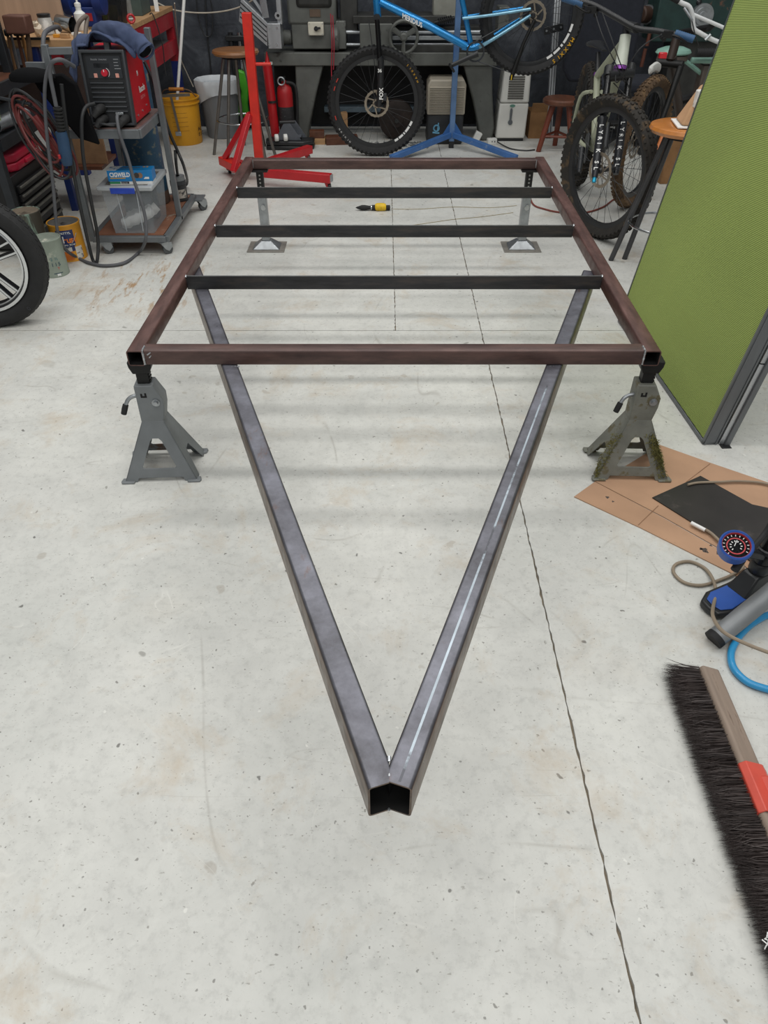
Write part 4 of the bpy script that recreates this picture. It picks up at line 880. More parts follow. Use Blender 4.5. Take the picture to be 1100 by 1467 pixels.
# ============================================================ sage mountain bike, front wheel toward the camera
hv = V((.45, -.893, 0)); av = V((-.893, -.45, 0))       # wheel heading and axle (towards the left)
fc = V((1.24, 4.375, .372)); rc_ = V((1.335, 5.43, .372))
t = thing('mountain_bike', 'muddy sage green mountain bike, front wheel turned toward green panel', 'bicycle', (fc.x, fc.y, 0))
W1 = wheel(t, 'front_wheel', fc, av, tyre=M_MUD, r=.037, rotor=1); bh = (fc - rc_); bh.z = 0; bh.normalize(); bl = V((bh.y, -bh.x, 0)); bl = -bl if bl.x > 0 else bl
W2 = wheel(t, 'rear_wheel', rc_, bl, tyre=M_MUD, r=.036, rotor=1, cassette=True)
arc_text('DETUS A', .03, fc, av, .318, math.radians(250), M_WHITEP, W1, sign=1, step=.085, depth=.034)
hB, hT = V((1.298, 4.66, .83)), V((1.31, 4.71, .965))
MB().tube([hB, hB.lerp(hT, .35), hT], [.034, .031, .029], 16).build('head_tube', mat('pale sage paint', 'ccd2c4', .3, var=.06, coat=.3), t)
MB().tube([hB - (hT - hB) * .14, hB - (hT - hB) * .02], .036, 16).build('headset_ring', mat('purple anodised', '8d4fa6', .25, .6), t)
crn = hB - (hT - hB) * .3; st_dir = (crn - fc).normalized(); fo = -(hv) * .03
MB().tube([crn + av * -.085, crn + av * .085], .03, 12).build('fork_crown', M_PLBLK, t)
for s in (-1, 1):
    p0 = crn + av * (s * .075); pE = fc + av * (s * .075) + V((0, 0, -.005)); pm = p0.lerp(pE, .43)
    MB().tube([p0 + (p0 - pE).normalized() * .05, p0 + (p0 - pE).normalized() * .045, p0], [.024, .027, .027], 12).build('stanchion_top', M_PLBLK, t)
    MB().tube([p0, pm], .0185, 12).build('fork_stanchion', mat('gloss black tube', '141416'), t)
    lo_ = MB().tube([pm, pm.lerp(pE, .06), pm.lerp(pE, .1), pm.lerp(pE, .8), pE + (pE - pm).normalized() * .03], [.029, .029, .024, .023, .016], 14).build('fork_lower', mat('slate black fork', '26282d', .35, .2), t)
    ux = (pE - pm).normalized(); tw = V((-.28, -.96, 0)); tw = (tw - ux * tw.dot(ux)).normalized(); uy = tw.cross(ux)
    for i, chx in enumerate('LYRIK SL'):
        if chx != ' ': text(chx, .03, pm + ux * (.045 + .032 * i) + tw * .0245 + uy * -.009, ux, uy, M_WHITEP, lo_, 'fork_lettering', bold=.0008)
    if s > 0: MB().cyl(pE + ux * .03, pE + ux * .055, .011, 12).build('rebound_knob', mat('cyan anodised', '1f9bc0', .3, .5), lo_)
ar = MB(); pmL = crn.lerp(fc, .43); ar.tube(spline([pmL + av * .075 + hv * .0, pmL + av * .05 + Z * .05 + hv * .02, pmL + Z * .062 + hv * .025, pmL - av * .05 + Z * .05 + hv * .02, pmL - av * .075], 5), .014, 10); ar.build('fork_arch', M_PLBLK, t)
bbk = V((1.31, 4.98, .34)); sT = V((1.315, 5.2, .70)); hC = hB.lerp(hT, .5)
MB().tube([hB + (hT - hB) * .2, bbk], [.03, .034], 14).build('down_tube', M_SAGE, t); MB().tube([hT - (hT - hB) * .2, sT], [.024, .02], 12).build('top_tube', M_SAGE, t)
MB().tube([sT, bbk], .02, 12).build('seat_tube', M_SAGE, t)
sp = sT + (sT - bbk).normalized() * .13; MB().tube([sT, sp], .0155, 10).build('seat_post', M_PLBLK, t); MB().tube([sT, sT + (sT - bbk).normalized() * .014], .024, 12).build('seat_collar', mat('purple anodised', '8d4fa6'), t)
sd = MB(); n0 = sp + V((0, -.14, .03))
sd.tube(spline([n0, n0 + V((0, .1, .004)), n0 + V((0, .2, .01)), n0 + V((0, .255, .012))], 5), [.016 + .05 * (i / 15) ** 1.6 for i in range(15)] + [.05], 12, sx=1); sd.v = [V((v.x, v.y, sp.z + .03 + (v.z - sp.z - .03) * .35)) for v in sd.v]; sd.build('saddle', M_PLBLK, t)
for s in (-1, 1):
    o = bl * (s * .068); MB().tube(spline([bbk + o * .5, bbk.lerp(rc_, .3) + o, rc_ + o], 4), .0125, 10).build('chainstay', M_SAGE, t); MB().tube(spline([sT.lerp(bbk, .22) + o * .45, sT.lerp(rc_, .4) + o, rc_ + o], 4), .0115, 10).build('seatstay', M_SAGE, t)
ck = bbk + bl * .07; c2 = MB().tube([ck, ck + V((-.02, -.1, -.12))], [.018, .014], 10).build('crank', M_DKGREY, t); MB().box(ck + V((-.075, -.1, -.12)), (.1, .09, .018), rz=.1).build('pedal', M_BLACK, c2, bev=.003)
ck2 = bbk - bl * .07; c3 = MB().tube([ck2, ck2 + V((.02, .1, .12))], [.018, .014], 10).build('crank', M_DKGREY, t); MB().box(ck2 + V((.075, .1, .12)), (.1, .09, .018)).build('pedal', M_BLACK, c3, bev=.003)
MB().lathe([(.085, 0), (.085, .004)], bbk + bl * .045, bl, 32, rad=lambda r, h, a: r * (1 + .025 * math.cos(32 * a))).build('chainring', M_DKGREY, t)
chn = MB(); o = bl * .048; chn.tube([bbk + o + Z * .085, rc_ + o + Z * .05], .005, 6); chn.tube([bbk + o - Z * .085, rc_ + o + V((0, -.02, -.14)), rc_ + o + V((0, .04, -.05))], .005, 6); chn.build('chain', mat('gritty chain', '4d473c', .6, .4), t)
MB().tube([rc_ + o, rc_ + o + V((-.01, -.0, -.09)), rc_ + o + V((-.01, -.02, -.15))], [.015, .02, .012], 8).build('derailleur', M_BLACK, t)
# handlebar: stem, bar, grips, levers
hbC = at(905, 30, 4.67); hl, hr = at(806, -4, 4.8), at(994, 56, 4.5)
MB().tube([hT, hT + (hT - hB).normalized() * .05], .021, 12).build('stem', M_PLBLK, t)
st2 = hT + (hT - hB).normalized() * .045; hm = at(912, 40, 4.62); MB().tube([st2, hm], .024, 12).build('stem_clamp', M_PLBLK, t)
MB().tube(spline([hl, hl.lerp(hr, .22) + Z * .01, hl.lerp(hr, .42) + Z * -.012, hm, hl.lerp(hr, .75) - Z * .012, hr], 6), .0145, 12).build('handlebar', M_PLBLK, t)
bgp = mat('steel blue rubber grip', '34597f', .6, var=.1)
for a, b in ((hr.lerp(hl, .14), hr), (hl.lerp(hr, .16), hl)):
    g = MB().tube([a, b], .0175, 14).build('grip', bgp, t)
    for i in range(9): q = a.lerp(b, .08 + i * .105); MB().tube([q, q + (b - a).normalized() * .004], .0188, 14).build('grip_rib', bgp, g)
for f, sg in ((.22, 1), (.8, -1)):
    q = hl.lerp(hr, f); lv = MB(); lv.box(q + V((0, -.03, -.012)), (.05, .05, .03), rz=-.3); lv.tube(spline([q + V((0, -.04, -.012)), q + V((-.04 * sg, -.075, -.018)), q + V((-.1 * sg, -.07, -.02 + .03 * sg))], 4), .006, 6); lv.tube([q + V((.03 * sg, -.01, -.02)), q + V((.02 * sg, -.05, -.035))], .011, 8); lv.build('brake_lever', M_BLACK, t)
for k_, (s0, s1, s2, s3) in enumerate(((.24, (-.03, -.14, -.02), (.05, -.12, -.12), (0, 0, 0)), (.78, (-.08, -.12, .0), (-.08, -.1, -.1), (0, 0, 0)), (.3, (0, -.17, -.05), (.1, -.1, -.2), (0, 0, -.08)))):
    q = hl.lerp(hr, s0) + V((0, -.03, -.01)); MB().tube(spline([q, q.lerp(hB, .35) + V(s1), q.lerp(hB, .75) + V(s2), hB + V(s3) + av * .03], 6), .003, 6).build('control_cable', M_CABLE, t)

# ------------------------------------------------------------ orange bike behind: brown tyre, white bars
tc = V((1.60, 4.96, .37)); ta_ = V((-.8, .6, 0)); th = V((-.6, -.8, 0))
t = thing('mountain_bike', 'orange mountain bike behind stool with brown muddy tyre and white bars', 'bicycle', (tc.x, tc.y, 0))
wheel(t, 'front_wheel', tc, ta_, R=.366, r=.035, tyre=M_BROWNTYRE, rotor=1)
oc = mat('burnt orange paint', 'b5652e', .4, var=.12); od = mat('dark brown frame paint', '33261f', .45, var=.2)
oh = tc - th * .2 + Z * .425; obb = tc - th * .72 + Z * -.03
for s in (-1, 1): MB().tube([oh + ta_ * (s * .07) - Z * .02, tc + ta_ * (s * .07)], [.02, .016], 10).build('fork_leg', M_BLACK, t)
MB().tube([oh + ta_ * .08 - Z * .02, oh - ta_ * .08 - Z * .02], .022, 10).build('fork_crown', M_BLACK, t); MB().tube([oh, oh + V((.02, .03, .13))], .026, 12).build('head_tube', od, t)
MB().tube([oh + Z * .02, obb], .028, 12).build('down_tube', od, t)
MB().tube(spline([tc + V((-.05, -.02, .395)), tc + V((.0, .05, .405)), tc + V((.05, .12, .385))], 5), [.014] + [.026] * 9 + [.02], 8, sx=.5).build('mudguard', M_WHITE, t)
Yh = 4.75; wh = mat('white enamel bar', 'd6d8d8', .3, var=.04, coat=.3); w_ = lambda px, py, o=0: at(px, py, Yh) + V((0, o, 0))
MB().tube([oh + V((.02, .03, .13)), w_(1018, 40, .02), w_(1018, 40, .02) + V((.02, 0, .02))], .018, 10).build('stem', M_BLACK, t)
MB().tube(spline([w_(958, -8), w_(975, 3), w_(987, 9), w_(992, 22), w_(994, 40), w_(1003, 47), w_(1020, 56), w_(1036, 61), w_(1052, 56), w_(1066, 40)], 5), .0115, 12).build('handlebar', wh, t)
MB().tube([w_(992, 20), w_(1050, 45)], .0095, 10).build('cross_brace', wh, t); MB().tube([w_(950, -12), w_(972, 1)], .016, 10).build('grip', M_RUB, t)
bl_ = MB(); bl_.tube([w_(978, 10, -.02), w_(986, 24, -.04), w_(988, 28, -.04)], .007, 6); bl_.tube([w_(1008, 56, -.02), w_(1016, 48, -.02)], .008, 6); bl_.build('lever', M_ZINC, t)
MB().tube(spline([w_(988, 26, -.03), w_(992, 50, -.05), w_(998, 64, -.03)], 5), .003, 6).build('control_cable', M_CABLE, t)
MB().tube([at(951, 190, 4.55), at(938, 222, 4.5)], [.014, .011], 10).build('chain_guide', oc, t); q = at(938, 224, 4.5); MB().torus(q, (-.3, -.9, .1), .014, .006, 14, 6).build('guide_eye', oc, t); MB().tube([at(951, 190, 4.55), tc - ta_ * .0 + ta_ * .07 + Z * .1], .011, 8).build('guide_arm', oc, t)

# ------------------------------------------------------------ mint scooter-like bike, green drill behind, office chair, box
Ym = 5.75; m_ = lambda px, py, o=0: at(px, py, Ym) + V((0, o, 0)); base_ = m_(1013, 110)
t = thing('mint_cruiser_bike', 'mint green cruiser bike rear with mudguard and red tail light', 'bicycle', (base_.x, Ym, 0))
mint = mat('mint enamel', '7fa597', .4, var=.12, wear='5c6b60', wear_at=.62); c0 = m_(966, 74, .02)
MB().lathe([(.001, .03), (.06, .028), (.105, .012), (.115, -.004), (.108, -.012)], c0, (0, -.04, 1), 28).mv(Matrix.Translation(c0) @ Matrix.Diagonal((1.05, .6, 1, 1)) @ Matrix.Translation(-c0)).build('mudguard', mint, t)
MB().lathe([(.104, -.03), (.1, -.0), (.001, -.002)], c0 - Z * .02, (0, -.04, 1), 24).mv(Matrix.Translation(c0) @ Matrix.Diagonal((1.02, .55, 1, 1)) @ Matrix.Translation(-c0)).build('mudguard_skirt', mat('grey brown plastic', '5a504a', .6), t)
MB().box(m_(945.5, 77, -.06), (.052, .03, .038)).build('tail_light', mat('red lens', 'd01c2a', .2, coat=.5, var=.05), t, bev=.006)
g0, g1 = m_(989, 71, -.12), m_(1019, 71, -.12); g = MB().tube([g0, g1], .024, 14).build('grip', M_RUB, t)
for i in range(8): q = g0.lerp(g1, .08 + i * .11); MB().tube([q, q + (g1 - g0).normalized() * .006], .0255, 14).build('grip_rib', M_RUB, g)
MB().tube([g1, m_(1046, 73, -.1)], .017, 12).build('bar_tube', mint, t); MB().tube([m_(986, 84, -.06), m_(1044, 84, -.06)], .018, 10).build('rack_tube', mint, t)
MB().mm((base_.x - .055, Ym - .04, .1), (base_.x + .065, Ym + .06, m_(0, 92).z)).build('battery_case', mat('grey brown case', '574e47', .5, var=.15), t, bev=.008); MB().box((base_.x + .005, Ym + .01, m_(0, 90).z + .008), (.14, .12, .016)).build('case_lid', M_STONE, t, bev=.004)
MB().cyl((base_.x, Ym, m_(0, 90).z), (base_.x, Ym - .04, m_(0, 78).z), .026, 12).build('seat_clamp', M_ZINC, t)
MB().torus((base_.x, Ym + .16, .241), (.15, 1, 0), .21, .03, 32, 8).build('rear_wheel', M_RUB, t); MB().tube([c0, (base_.x, Ym, .6)], .014, 8).build('rear_stay', mint, t); MB().tube([(base_.x, Ym, .12), (base_.x, Ym + .12, .24)], .015, 8).build('axle_stay', M_BLACK, t)
Yd = 6.6; d_ = lambda px, py, o=0: at(px, py, Yd) + V((0, o, 0))
t = thing('drill_press', 'dark green and rusty drill press standing behind the bikes', 'drill press', (d_(985, 60).x, Yd + .1, 0))
p, q = d_(950, -25), d_(1062, 60); MB().mm((p.x, Yd, q.z), (q.x, Yd + .3, p.z)).build('body', M_TEAL, t, bev=.01)
p, q = d_(958, 60), d_(1050, 65); MB().mm((p.x + .05, Yd + .05, 0.02), (q.x - .02, Yd + .28, q.z + .06)).build('pedestal', M_MACHD, t, bev=.01); MB().mm((p.x + .03, Yd + .0, 0), (q.x + .05, Yd + .38, .03)).build('foot_plate', M_MACHD, t, bev=.004)
c = d_(1004, 22, -.03); MB().lathe([(.001, .03), (.03, .03), (.034, .02), (.055, .02), (.058, .01), (.08, .01), (.08, -.03)], c, NY, 28).build('pulley', M_ZINC, t)
c = d_(936, 24, .16); MB().lathe([(.001, .11), (.045, .11), (.055, .1), (.055, .0), (.06, 0), (.06, -.12)], c, (-.75, -.66, .1), 20).build('motor', mat('brown motor', '4d382e', .6, var=.3), t); MB().lathe([(.064, -.03), (.064, .01)], c, (-.75, -.66, .1), 20).build('motor_band', M_ZINC, t)
for px, py in ((934, 40), (926, 70)): MB().tube([d_(px, py, .03), d_(px - 6, py + 26, .03)], .014, 8).build('rust_arm', mat('rusty arm', '5e3527', .7, var=.2), t)
MB().tube([d_(999, 6), d_(1001, -14)], .008, 8).build('feed_lever', M_ZINC, t); MB().sph(d_(1001, 3), .02).build('lever_knob', M_PLBLK, t)
Yc = 6.45; o_ = lambda px, py, o=0: at(px, py, Yc) + V((0, o, 0))
t = thing('office_chair', 'navy fabric office chair behind the sage bike', 'chair', (o_(885, 130).x, Yc + .1, 0)); xc = o_(868, 60).x
p, q = o_(829, -30), o_(909, 122)
bk = [(p.x + .06, q.z), (q.x - .05, q.z), (q.x, q.z + .07), (q.x, p.z - .1), (q.x - .07, p.z), (p.x + .08, p.z), (p.x, p.z - .12), (p.x, q.z + .09)]
MB().prism(bk, (0, Yc + .12, 0), X, Z, Y * .07).build('backrest', M_NAVY, t, bev=.025, seg=3)
s0, s1 = o_(848, 150, -.1), o_(936, 150, -.1); MB().mm((s0.x, Yc - .2, .42), (s1.x, Yc + .16, .5)).build('seat', M_NAVY, t, bev=.03, seg=3)
xm = (s0.x + s1.x) / 2; MB().mm((xc - .03, Yc + .14, .4), (xc + .03, Yc + .2, q.z + .1)).build('back_stem', M_PLBLK, t); MB().cyl((xm, Yc, .1), (xm, Yc, .42), .028, 14).build('column', M_PLBLK, t)
MB().box((xm, Yc + .09, .41), (.1, .25, .02)).build('seat_plate', M_PLBLK, t)
for i in range(5):
    a = .3 + 2 * PI * i / 5; d = V((math.cos(a), math.sin(a), 0)); b = MB().bar(V((xm, Yc, .1)) + d * .02, V((xm, Yc, .075)) + d * .27, .045, .03).build('base_leg', M_PLBLK, t); MB().lathe([(.022, -.02), (.027, -.015), (.027, .015), (.022, .02)], V((xm, Yc, .0272)) + d * .26, (d.y, -d.x, 0), 12).build('caster', M_PLBLK, b)
p = gp(968, 268); tag(MB().box((p.x + .05, p.y + .2, .14), (.3, .22, .28), rz=.1).build('cardboard_box', mat('dull box card', '8f6a45'), base=True, bev=.003), 'closed brown cardboard box on floor behind the orange stool', 'box')
cord('floor_hose', 'reddish brown hose winding on floor under the sage bike', 'hose', [gp(757, 262, .006), gp(762, 290, .006), gp(780, 299, .006), gp(806, 304, .006), gp(838, 304, .006), gp(864, 296, .006), gp(880, 285, .006), gp(900, 282, .006)], .0055, mat('red brown hose', '7d3d33', .5), 8)
cord('floor_wire', 'thin tan wire trailing along floor under frame right half', 'wire', [gp(563, 299, .002), gp(600, 299, .002), gp(650, 296, .002), gp(700, 297, .002), gp(740, 294, .002)], .0016, mat('tan wire', '9a8d6a', .6), 5)
cord('floor_wire', 'thin tan wire on floor, end nearest the drawbar', 'wire', [gp(585, 323, .002), gp(620, 318, .002), gp(648, 314, .002), gp(690, 310, .002), gp(735, 304, .002)], .0016, mat('tan wire', '9a8d6a'), 5)
# ============================================================ left foreground wheel
wc = V((-1.795, 3.19, .293)); wa = V((.16, -.987, 0)).normalized()
t = thing('motorcycle_wheel', 'black motorcycle wheel with polished silver edged spokes at left edge', 'wheel', (wc.x, wc.y, 0))
RW = .2925
x_, y_, z_ = frame_of(wa)
MB().lathe([(.222, .036), (.238, .046), (.262, .052), (.281, .045), (RW, .022), (RW, -.022), (.281, -.045), (.262, -.052), (.238, -.046), (.222, -.036), (.215, -.03), (.215, .03)], wc, wa, 72, True).build('tyre', M_RUB, t)
kb = MB()
for i in range(60):
    a = 2 * PI * i / 60; d = x_ * math.cos(a) + y_ * math.sin(a); ta = -x_ * math.sin(a) + y_ * math.cos(a)
    for o in (-.03, -.01, .01, .03):
        out = (d + z_ * o * 14 * .6).normalized(); s2 = out.cross(ta).normalized(); tw = (ta + s2 * (.5 if o > 0 else -.5)).normalized(); kb.box(wc + d * (RW - (abs(o) > .02) * .008) + z_ * o, (.02, .005, .013), M=Matrix((tw, out, out.cross(tw))).transposed())
kb.build('tread', M_RUB, t, kind='stuff')
MB().lathe([(.218, .04), (.2, .038), (.192, .02), (.19, -.02), (.2, -.038), (.218, -.04)], wc, wa, 60, True).build('rim', mat('black rim', '1a1b1d', .35, .3), t)
pol = mat('polished edge', 'd6d8d9', .22, .7, var=.05)
MB().lathe([(.216, .0405), (.203, .0415), (.203, .0385), (.216, .0385)], wc, wa, 60, True).build('polished_lip', pol, t); 
MB().lathe([(.196, .03), (.19, .032), (.19, .024), (.196, .024)], wc, wa, 60, True).build('polished_lip', pol, t)
for i in range(5):
    a = 2 * PI * i / 5 + .35
    for s in (-1, 1):
        d0 = x_ * math.cos(a + s * .35) + y_ * math.sin(a + s * .35); d1 = x_ * math.cos(a + s * .13) + y_ * math.sin(a + s * .13)
        sp_ = MB().bar(wc + d0 * .05, wc + d1 * .198, .016, .03, z_).build('spoke', mat('black rim', '1a1b1d'), t)
        MB().bar(wc + d0 * .052 + z_ * .016, wc + d1 * .197 + z_ * .016, .008, .004, z_).build('polished_edge', pol, sp_)
MB().lathe([(.001, .05), (.03, .05), (.055, .04), (.06, .02), (.06, -.04), (.001, -.04)], wc, wa, 28).build('hub', pol, t)
arc_text('0', .028, wc, wa, .255, math.radians(-50), mat('raised rubber', '34353a', .6), t, depth=.053)

# ============================================================ paint tins
def tin(label, c, r, h, m, lm, lid=True):
    t = thing('paint_tin', label, 'paint tin', c)
    c = V(c); MB().lathe([(r, 0), (r * 1.015, .003), (r * 1.015, .007), (r, .01), (r, h - .012), (r * 1.03, h - .008), (r * 1.03, h - .001), (r * 1.0, h), (r * .97, h - .001), (r * .95, h - .01)], c, Z, 32).build('can', m, t)
    MB().lathe([(.001, h - .007), (r * .76, h - .007), (r * .79, h - .002), (r * .9, h - .001), (r * .95, h - .003)], c, Z, 32).build('lid', lm, t); return t
M_TINLID = mat('painty tin lid', '6b6a66', .45, .4, var=.25, wear='2f2f30', wear_at=.55, wear_scale=12)
k1 = V((-1.735, 4.052, 0)); t = tin('yellow and navy rust paint tin with black rimmed lid', k1, .083, .195, mat('tin yellow', 'd7962a', .45, var=.08), M_TINLID)
def band(c, r, z0, z1, a0, a1, m, par, n=14, name='label_band'):
    vs = []; fs = []
    for i in range(n + 1):
        a = math.radians(a0 + (a1 - a0) * i / n); d = V((math.cos(a), math.sin(a), 0)) * r; vs += [c + d + Z * z0, c + d + Z * z1]
    fs = [(2 * i, 2 * i + 2, 2 * i + 3, 2 * i + 1) for i in range(n)]
    return MB().add(vs, fs).build(name, m, par)
navy = mat('tin navy', '24305e', .45, var=.06)
kl = k1 + Z * .027
band(kl, .0836, .058, .118, 215, 318, navy, t); band(kl, .0836, .118, .142, 255, 318, navy, t); band(kl, .0837, .03, .058, 235, 312, mat('tin navy', '24305e'), t)
band(kl, .084, .03, .052, 268, 300, mat('tin white print', 'd8d2c8', .5, wear='c0392b', wear_at=.62, wear_scale=40), t); band(kl, .0836, -.015, .05, 312, 340, mat('tin spots', 'd8d2c8', .5, wear='3a3f55', wear_at=.54, wear_scale=45), t); band(kl, .0835, -.018, .03, 200, 300, mat('tin orange', 'd9752a', .5), t)
def curve_text(body, size, c, r, z, a0, m, par, step):
    for i, chx in enumerate(body):
        if chx == ' ': continue
        a = math.radians(a0 + step * i); d = V((math.cos(a), math.sin(a), 0)); text(chx, size, c + d * r + Z * z, V((-d.y, d.x, 0)), Z, m, par, bold=.0009 if size > .03 else .0003)
curve_text('kill', .05, kl, .0845, .077, 243, M_WHITEP, t, 10.5); curve_text('rust', .046, kl, .0845, .077, 275, mat('print orange', 'e07a28', .5), t, 13)
curve_text('WATTYL', .016, kl, .0845, .122, 268, M_WHITEP, t, 7); curve_text('Heavy Duty Paint', .0125, kl, .0845, .062, 248, M_WHITEP, t, 4.3)
hw_ = MB(); hw_.tube([kl + V((math.cos(a), math.sin(a), 0)) * .087 + Z * (.12 - .075 * math.sin((a - 3.75) / 2.0 * PI)) for a in [3.75 + i * .1 for i in range(21)]], .0016, 6); hw_.build('wire_handle', M_ZINC, t)
k2 = V((-1.745, 3.815, 0)); t = tin('pale green paint tin with numbers, nearest the motorcycle wheel', k2, .071, .19, mat('pale green tin', '8d978b', .55, var=.12, wear='b9bcae', wear_at=.6, wear_scale=7), mat('painty green lid', '7d857a', .6, wear='c8c6b6', wear_at=.58))
pn = mat('faded navy print', '2c4655', .6)
curve_text('115', .026, k2, .0718, .06, 286, pn, t, 14); curve_text('2½', .022, k2, .0718, .09, 288, mat('faded teal print', '5c7f80', .6), t, 16); curve_text('Y', .018, k2, .0718, .042, 308, mat('red print', 'c0392b'), t, 8)
band(k2, .0716, .02, .024, 288, 325, pn, t); MB().add(*[[k2 + V((math.cos(math.radians(a)), math.sin(math.radians(a)), 0)) * .0718 + Z * z for a in (300, 314) for z in (.004, .02)], [(0, 2, 3, 1)]]).build('paper_scrap', M_WHITEP, t)
k3 = V((-1.87, 3.94, 0)); tin('drip-stained mint paint tin with rusty lid behind the pale one', k3, .072, .285, mat('dripped mint tin', '82978a', .6, var=.1, wear='4a453d', wear_at=.5, wear_scale=7, stretch=(3, 3, .25)), mat('rusty lid', '75695a', .7, wear='4a4036', wear_at=.55))

# ============================================================ tool cabinet and rack at the far left
t = thing('tool_cabinet', 'low black tool cabinet with silver drawer edges behind the tins', 'tool cabinet', (-2.2, 4.45, 0))
CX0, CX1, CY0, CY1, CH_ = -2.48, -1.955, 4.11, 4.62, .40
M_CAB = mat('black cabinet', '19191b', .45, .1, var=.2)
MB().mm((CX0, CY0, .02), (CX1 - .015, CY1, CH_)).build('carcass', M_CAB, t, bev=.004)
z = .03
for h in (.075, .06, .05, .05, .045, .045):
    d = MB().mm((CX1 - .014, CY0 + .02, z), (CX1, CY1 - .02, z + h - .006)).build('drawer', M_CAB, t, bev=.002)
    MB().mm((CX1, CY0 + .03, z + h - .02), (CX1 + .012, CY1 - .03, z + h - .009)).build('drawer_pull', mat('scuffed silver trim', '77756f', .4, .5, var=.25), d, bev=.002); z += h
for yy in (CY0 + .05, CY1 - .05):
    for xx in (CX0 + .05, CX1 - .06): MB().cyl((xx, yy, 0), (xx, yy, .022), .02, 10).build('foot', M_RUB, t)
c = V((-2.1, 4.38, CH_ + .001)); t = thing('red_case', 'raspberry red plastic tool case lying on the black cabinet', 'case', c)
for z0, nm in ((0, 'case_bottom'), (.045, 'case_lid')): MB().prism([(-.13, -.19), (.1, -.19), (.13, -.15), (.13, .15), (.1, .19), (-.13, .19)], c + Z * z0, X, Y, Z * .042).build(nm, mat('raspberry plastic', 'b3203c', .4, var=.08), t, bev=.01)
MB().mm((c.x + .131, c.y - .06, .42), (c.x + .145, c.y + .04, .44)).build('case_handle', mat('raspberry plastic', 'b3203c'), t, bev=.003)
t = thing('shelf_rack', 'dark steel shelf rack at far left above cabinet', 'shelving', (-2.2, 4.3, 0))
M_RACK = mat('dark slotted steel', '2f3236', .5, .3, var=.15)
for (xx, yy) in ((-1.985, 4.07), (-2.07, 4.665), (-2.55, 4.07), (-2.55, 4.665)): MB().mm((xx - .022, yy - .022, 0), (xx + .022, yy + .022, 1.3)).build('rack_post', M_RACK, t, bev=.002)
for zz in (.56, .78):
    MB().mm((-2.57, 4.07, zz), (-1.99, 4.66, zz + .02)).build('shelf_board', M_DWOOD if zz > .7 else M_RACK, t); MB().mm((-1.975, 4.09, zz - .03), (-1.955, 4.66, zz + .028)).build('shelf_beam', M_RACK, t)
c = V((-2.05, 4.24, .80)); t = thing('strap_roll', 'pale green webbing strap roll on the rack shelf', 'strap', c); grn = mat('pale green webbing', '93a67c', .8, var=.1, bump=.2, bscale=200)
MB().lathe([(.05, -.025), (.085, -.025), (.085, .025), (.05, .025)], c + Z * .092, (.7, -.6, .3), 28, True).build('coil', grn, t)
MB().tube(spline([c + V((.06, -.08, .06)), c + V((.11, -.135, .03)), c + V((.135, -.165, -.05)), c + V((.13, -.165, -.12))], 5), .014, 8, sx=.25).build('loose_end', grn, t)
a = V((-2.02, 4.22, .625)); tag(MB().lathe([(.03, 0), (.034, 0), (.034, .26), (.03, .26)], a, (.25, 1, .05), 18, True).build('grey_pipe', M_ZINC, base=True), 'short grey pipe lying on the lower rack shelf', 'pipe')
tag(MB().box((-2.13, 4.47, .635), (.16, .2, .1)).build('parts_box', mat('grey blue box', '59646a', .6), base=True, bev=.004), 'grey blue box on lower rack shelf behind the pipe', 'box')
tag(MB().box((-2.02, 4.60, .63), (.05, .04, .095)).build('wood_block', M_PALEW, base=True, bev=.002), 'small pine block on lower rack shelf beside grey box', 'wood')
t = thing('parts_rack', 'black parts rack with pale label lips at top left corner', 'parts rack', (-2.3, 4.45, .8))
MB().mm((-2.5, 4.36, .801), (-2.12, 4.62, 1.3)).build('carcass', M_CAB, t)
for i in range(6):
    z = .86 + i * .068
    d = MB().mm((-2.122, 4.37, z), (-2.10, 4.61, z + .055)).build('drawer', M_CAB, t, bev=.002); MB().hexa([(-2.1, 4.4, z), (-2.06, 4.4, z), (-2.06, 4.56, z), (-2.1, 4.56, z)], [(-2.1, 4.4, z + .02), (-2.06, 4.4, z + .006), (-2.06, 4.56, z + .006), (-2.1, 4.56, z + .02)]).build('label_lip', mat('grey label lip', '9a988f', .5), d)

# cables, torch, visor and lead coil hanging on the front rack post
hk = V((-1.715, 4.01, .78)); t = thing('lead_coil', 'coil of red and black booster leads hanging by the rack', 'cable coil', hk)
for i in range(9):
    red = i % 2 == 0; r = .075 + .012 * (i % 4) + random.uniform(-.006, .006); cx = hk + V((random.uniform(-.02, .03) + .03, -.005 - .008 * i, -.15 + random.uniform(-.015, .015))); tl = random.uniform(.25, .5)
    P = [cx + V((math.cos(a) * r * .75 + math.sin(a) * tl * -.14, .02 * math.cos(a * 2 + i), math.sin(a) * r * 1.75)) for a in [2 * PI * k / 18 for k in range(18)]]
    MB().tube(spline(P, 3, True), .0062, 8, True).build('lead_loop', mat('dull red lead', '6a2d2b', .5, var=.12) if red else M_CABLE, t)
cl = MB(); cl.tube([hk + V((.02, -.05, -.06)), hk + V((.05, -.055, -.13)), hk + V((.085, -.05, -.24))], [.02, .024, .012], 10, sx=.6); cl.build('clamp_jaw', mat('dull red clamp', '6e2020', .5), t); MB().tube([V((-1.97, 4.05, .80)), hk + V((.03, -.07, -.005))], .008, 8).build('hook', M_RACK, t)
c = at(45, 112, 3.98); M_VIS = mat('matt black visor', '0b0b0d', .85, var=.2, spec=.15); t = thing('welding_visor', 'black welding visor lying over the coil of leads', 'visor', c)
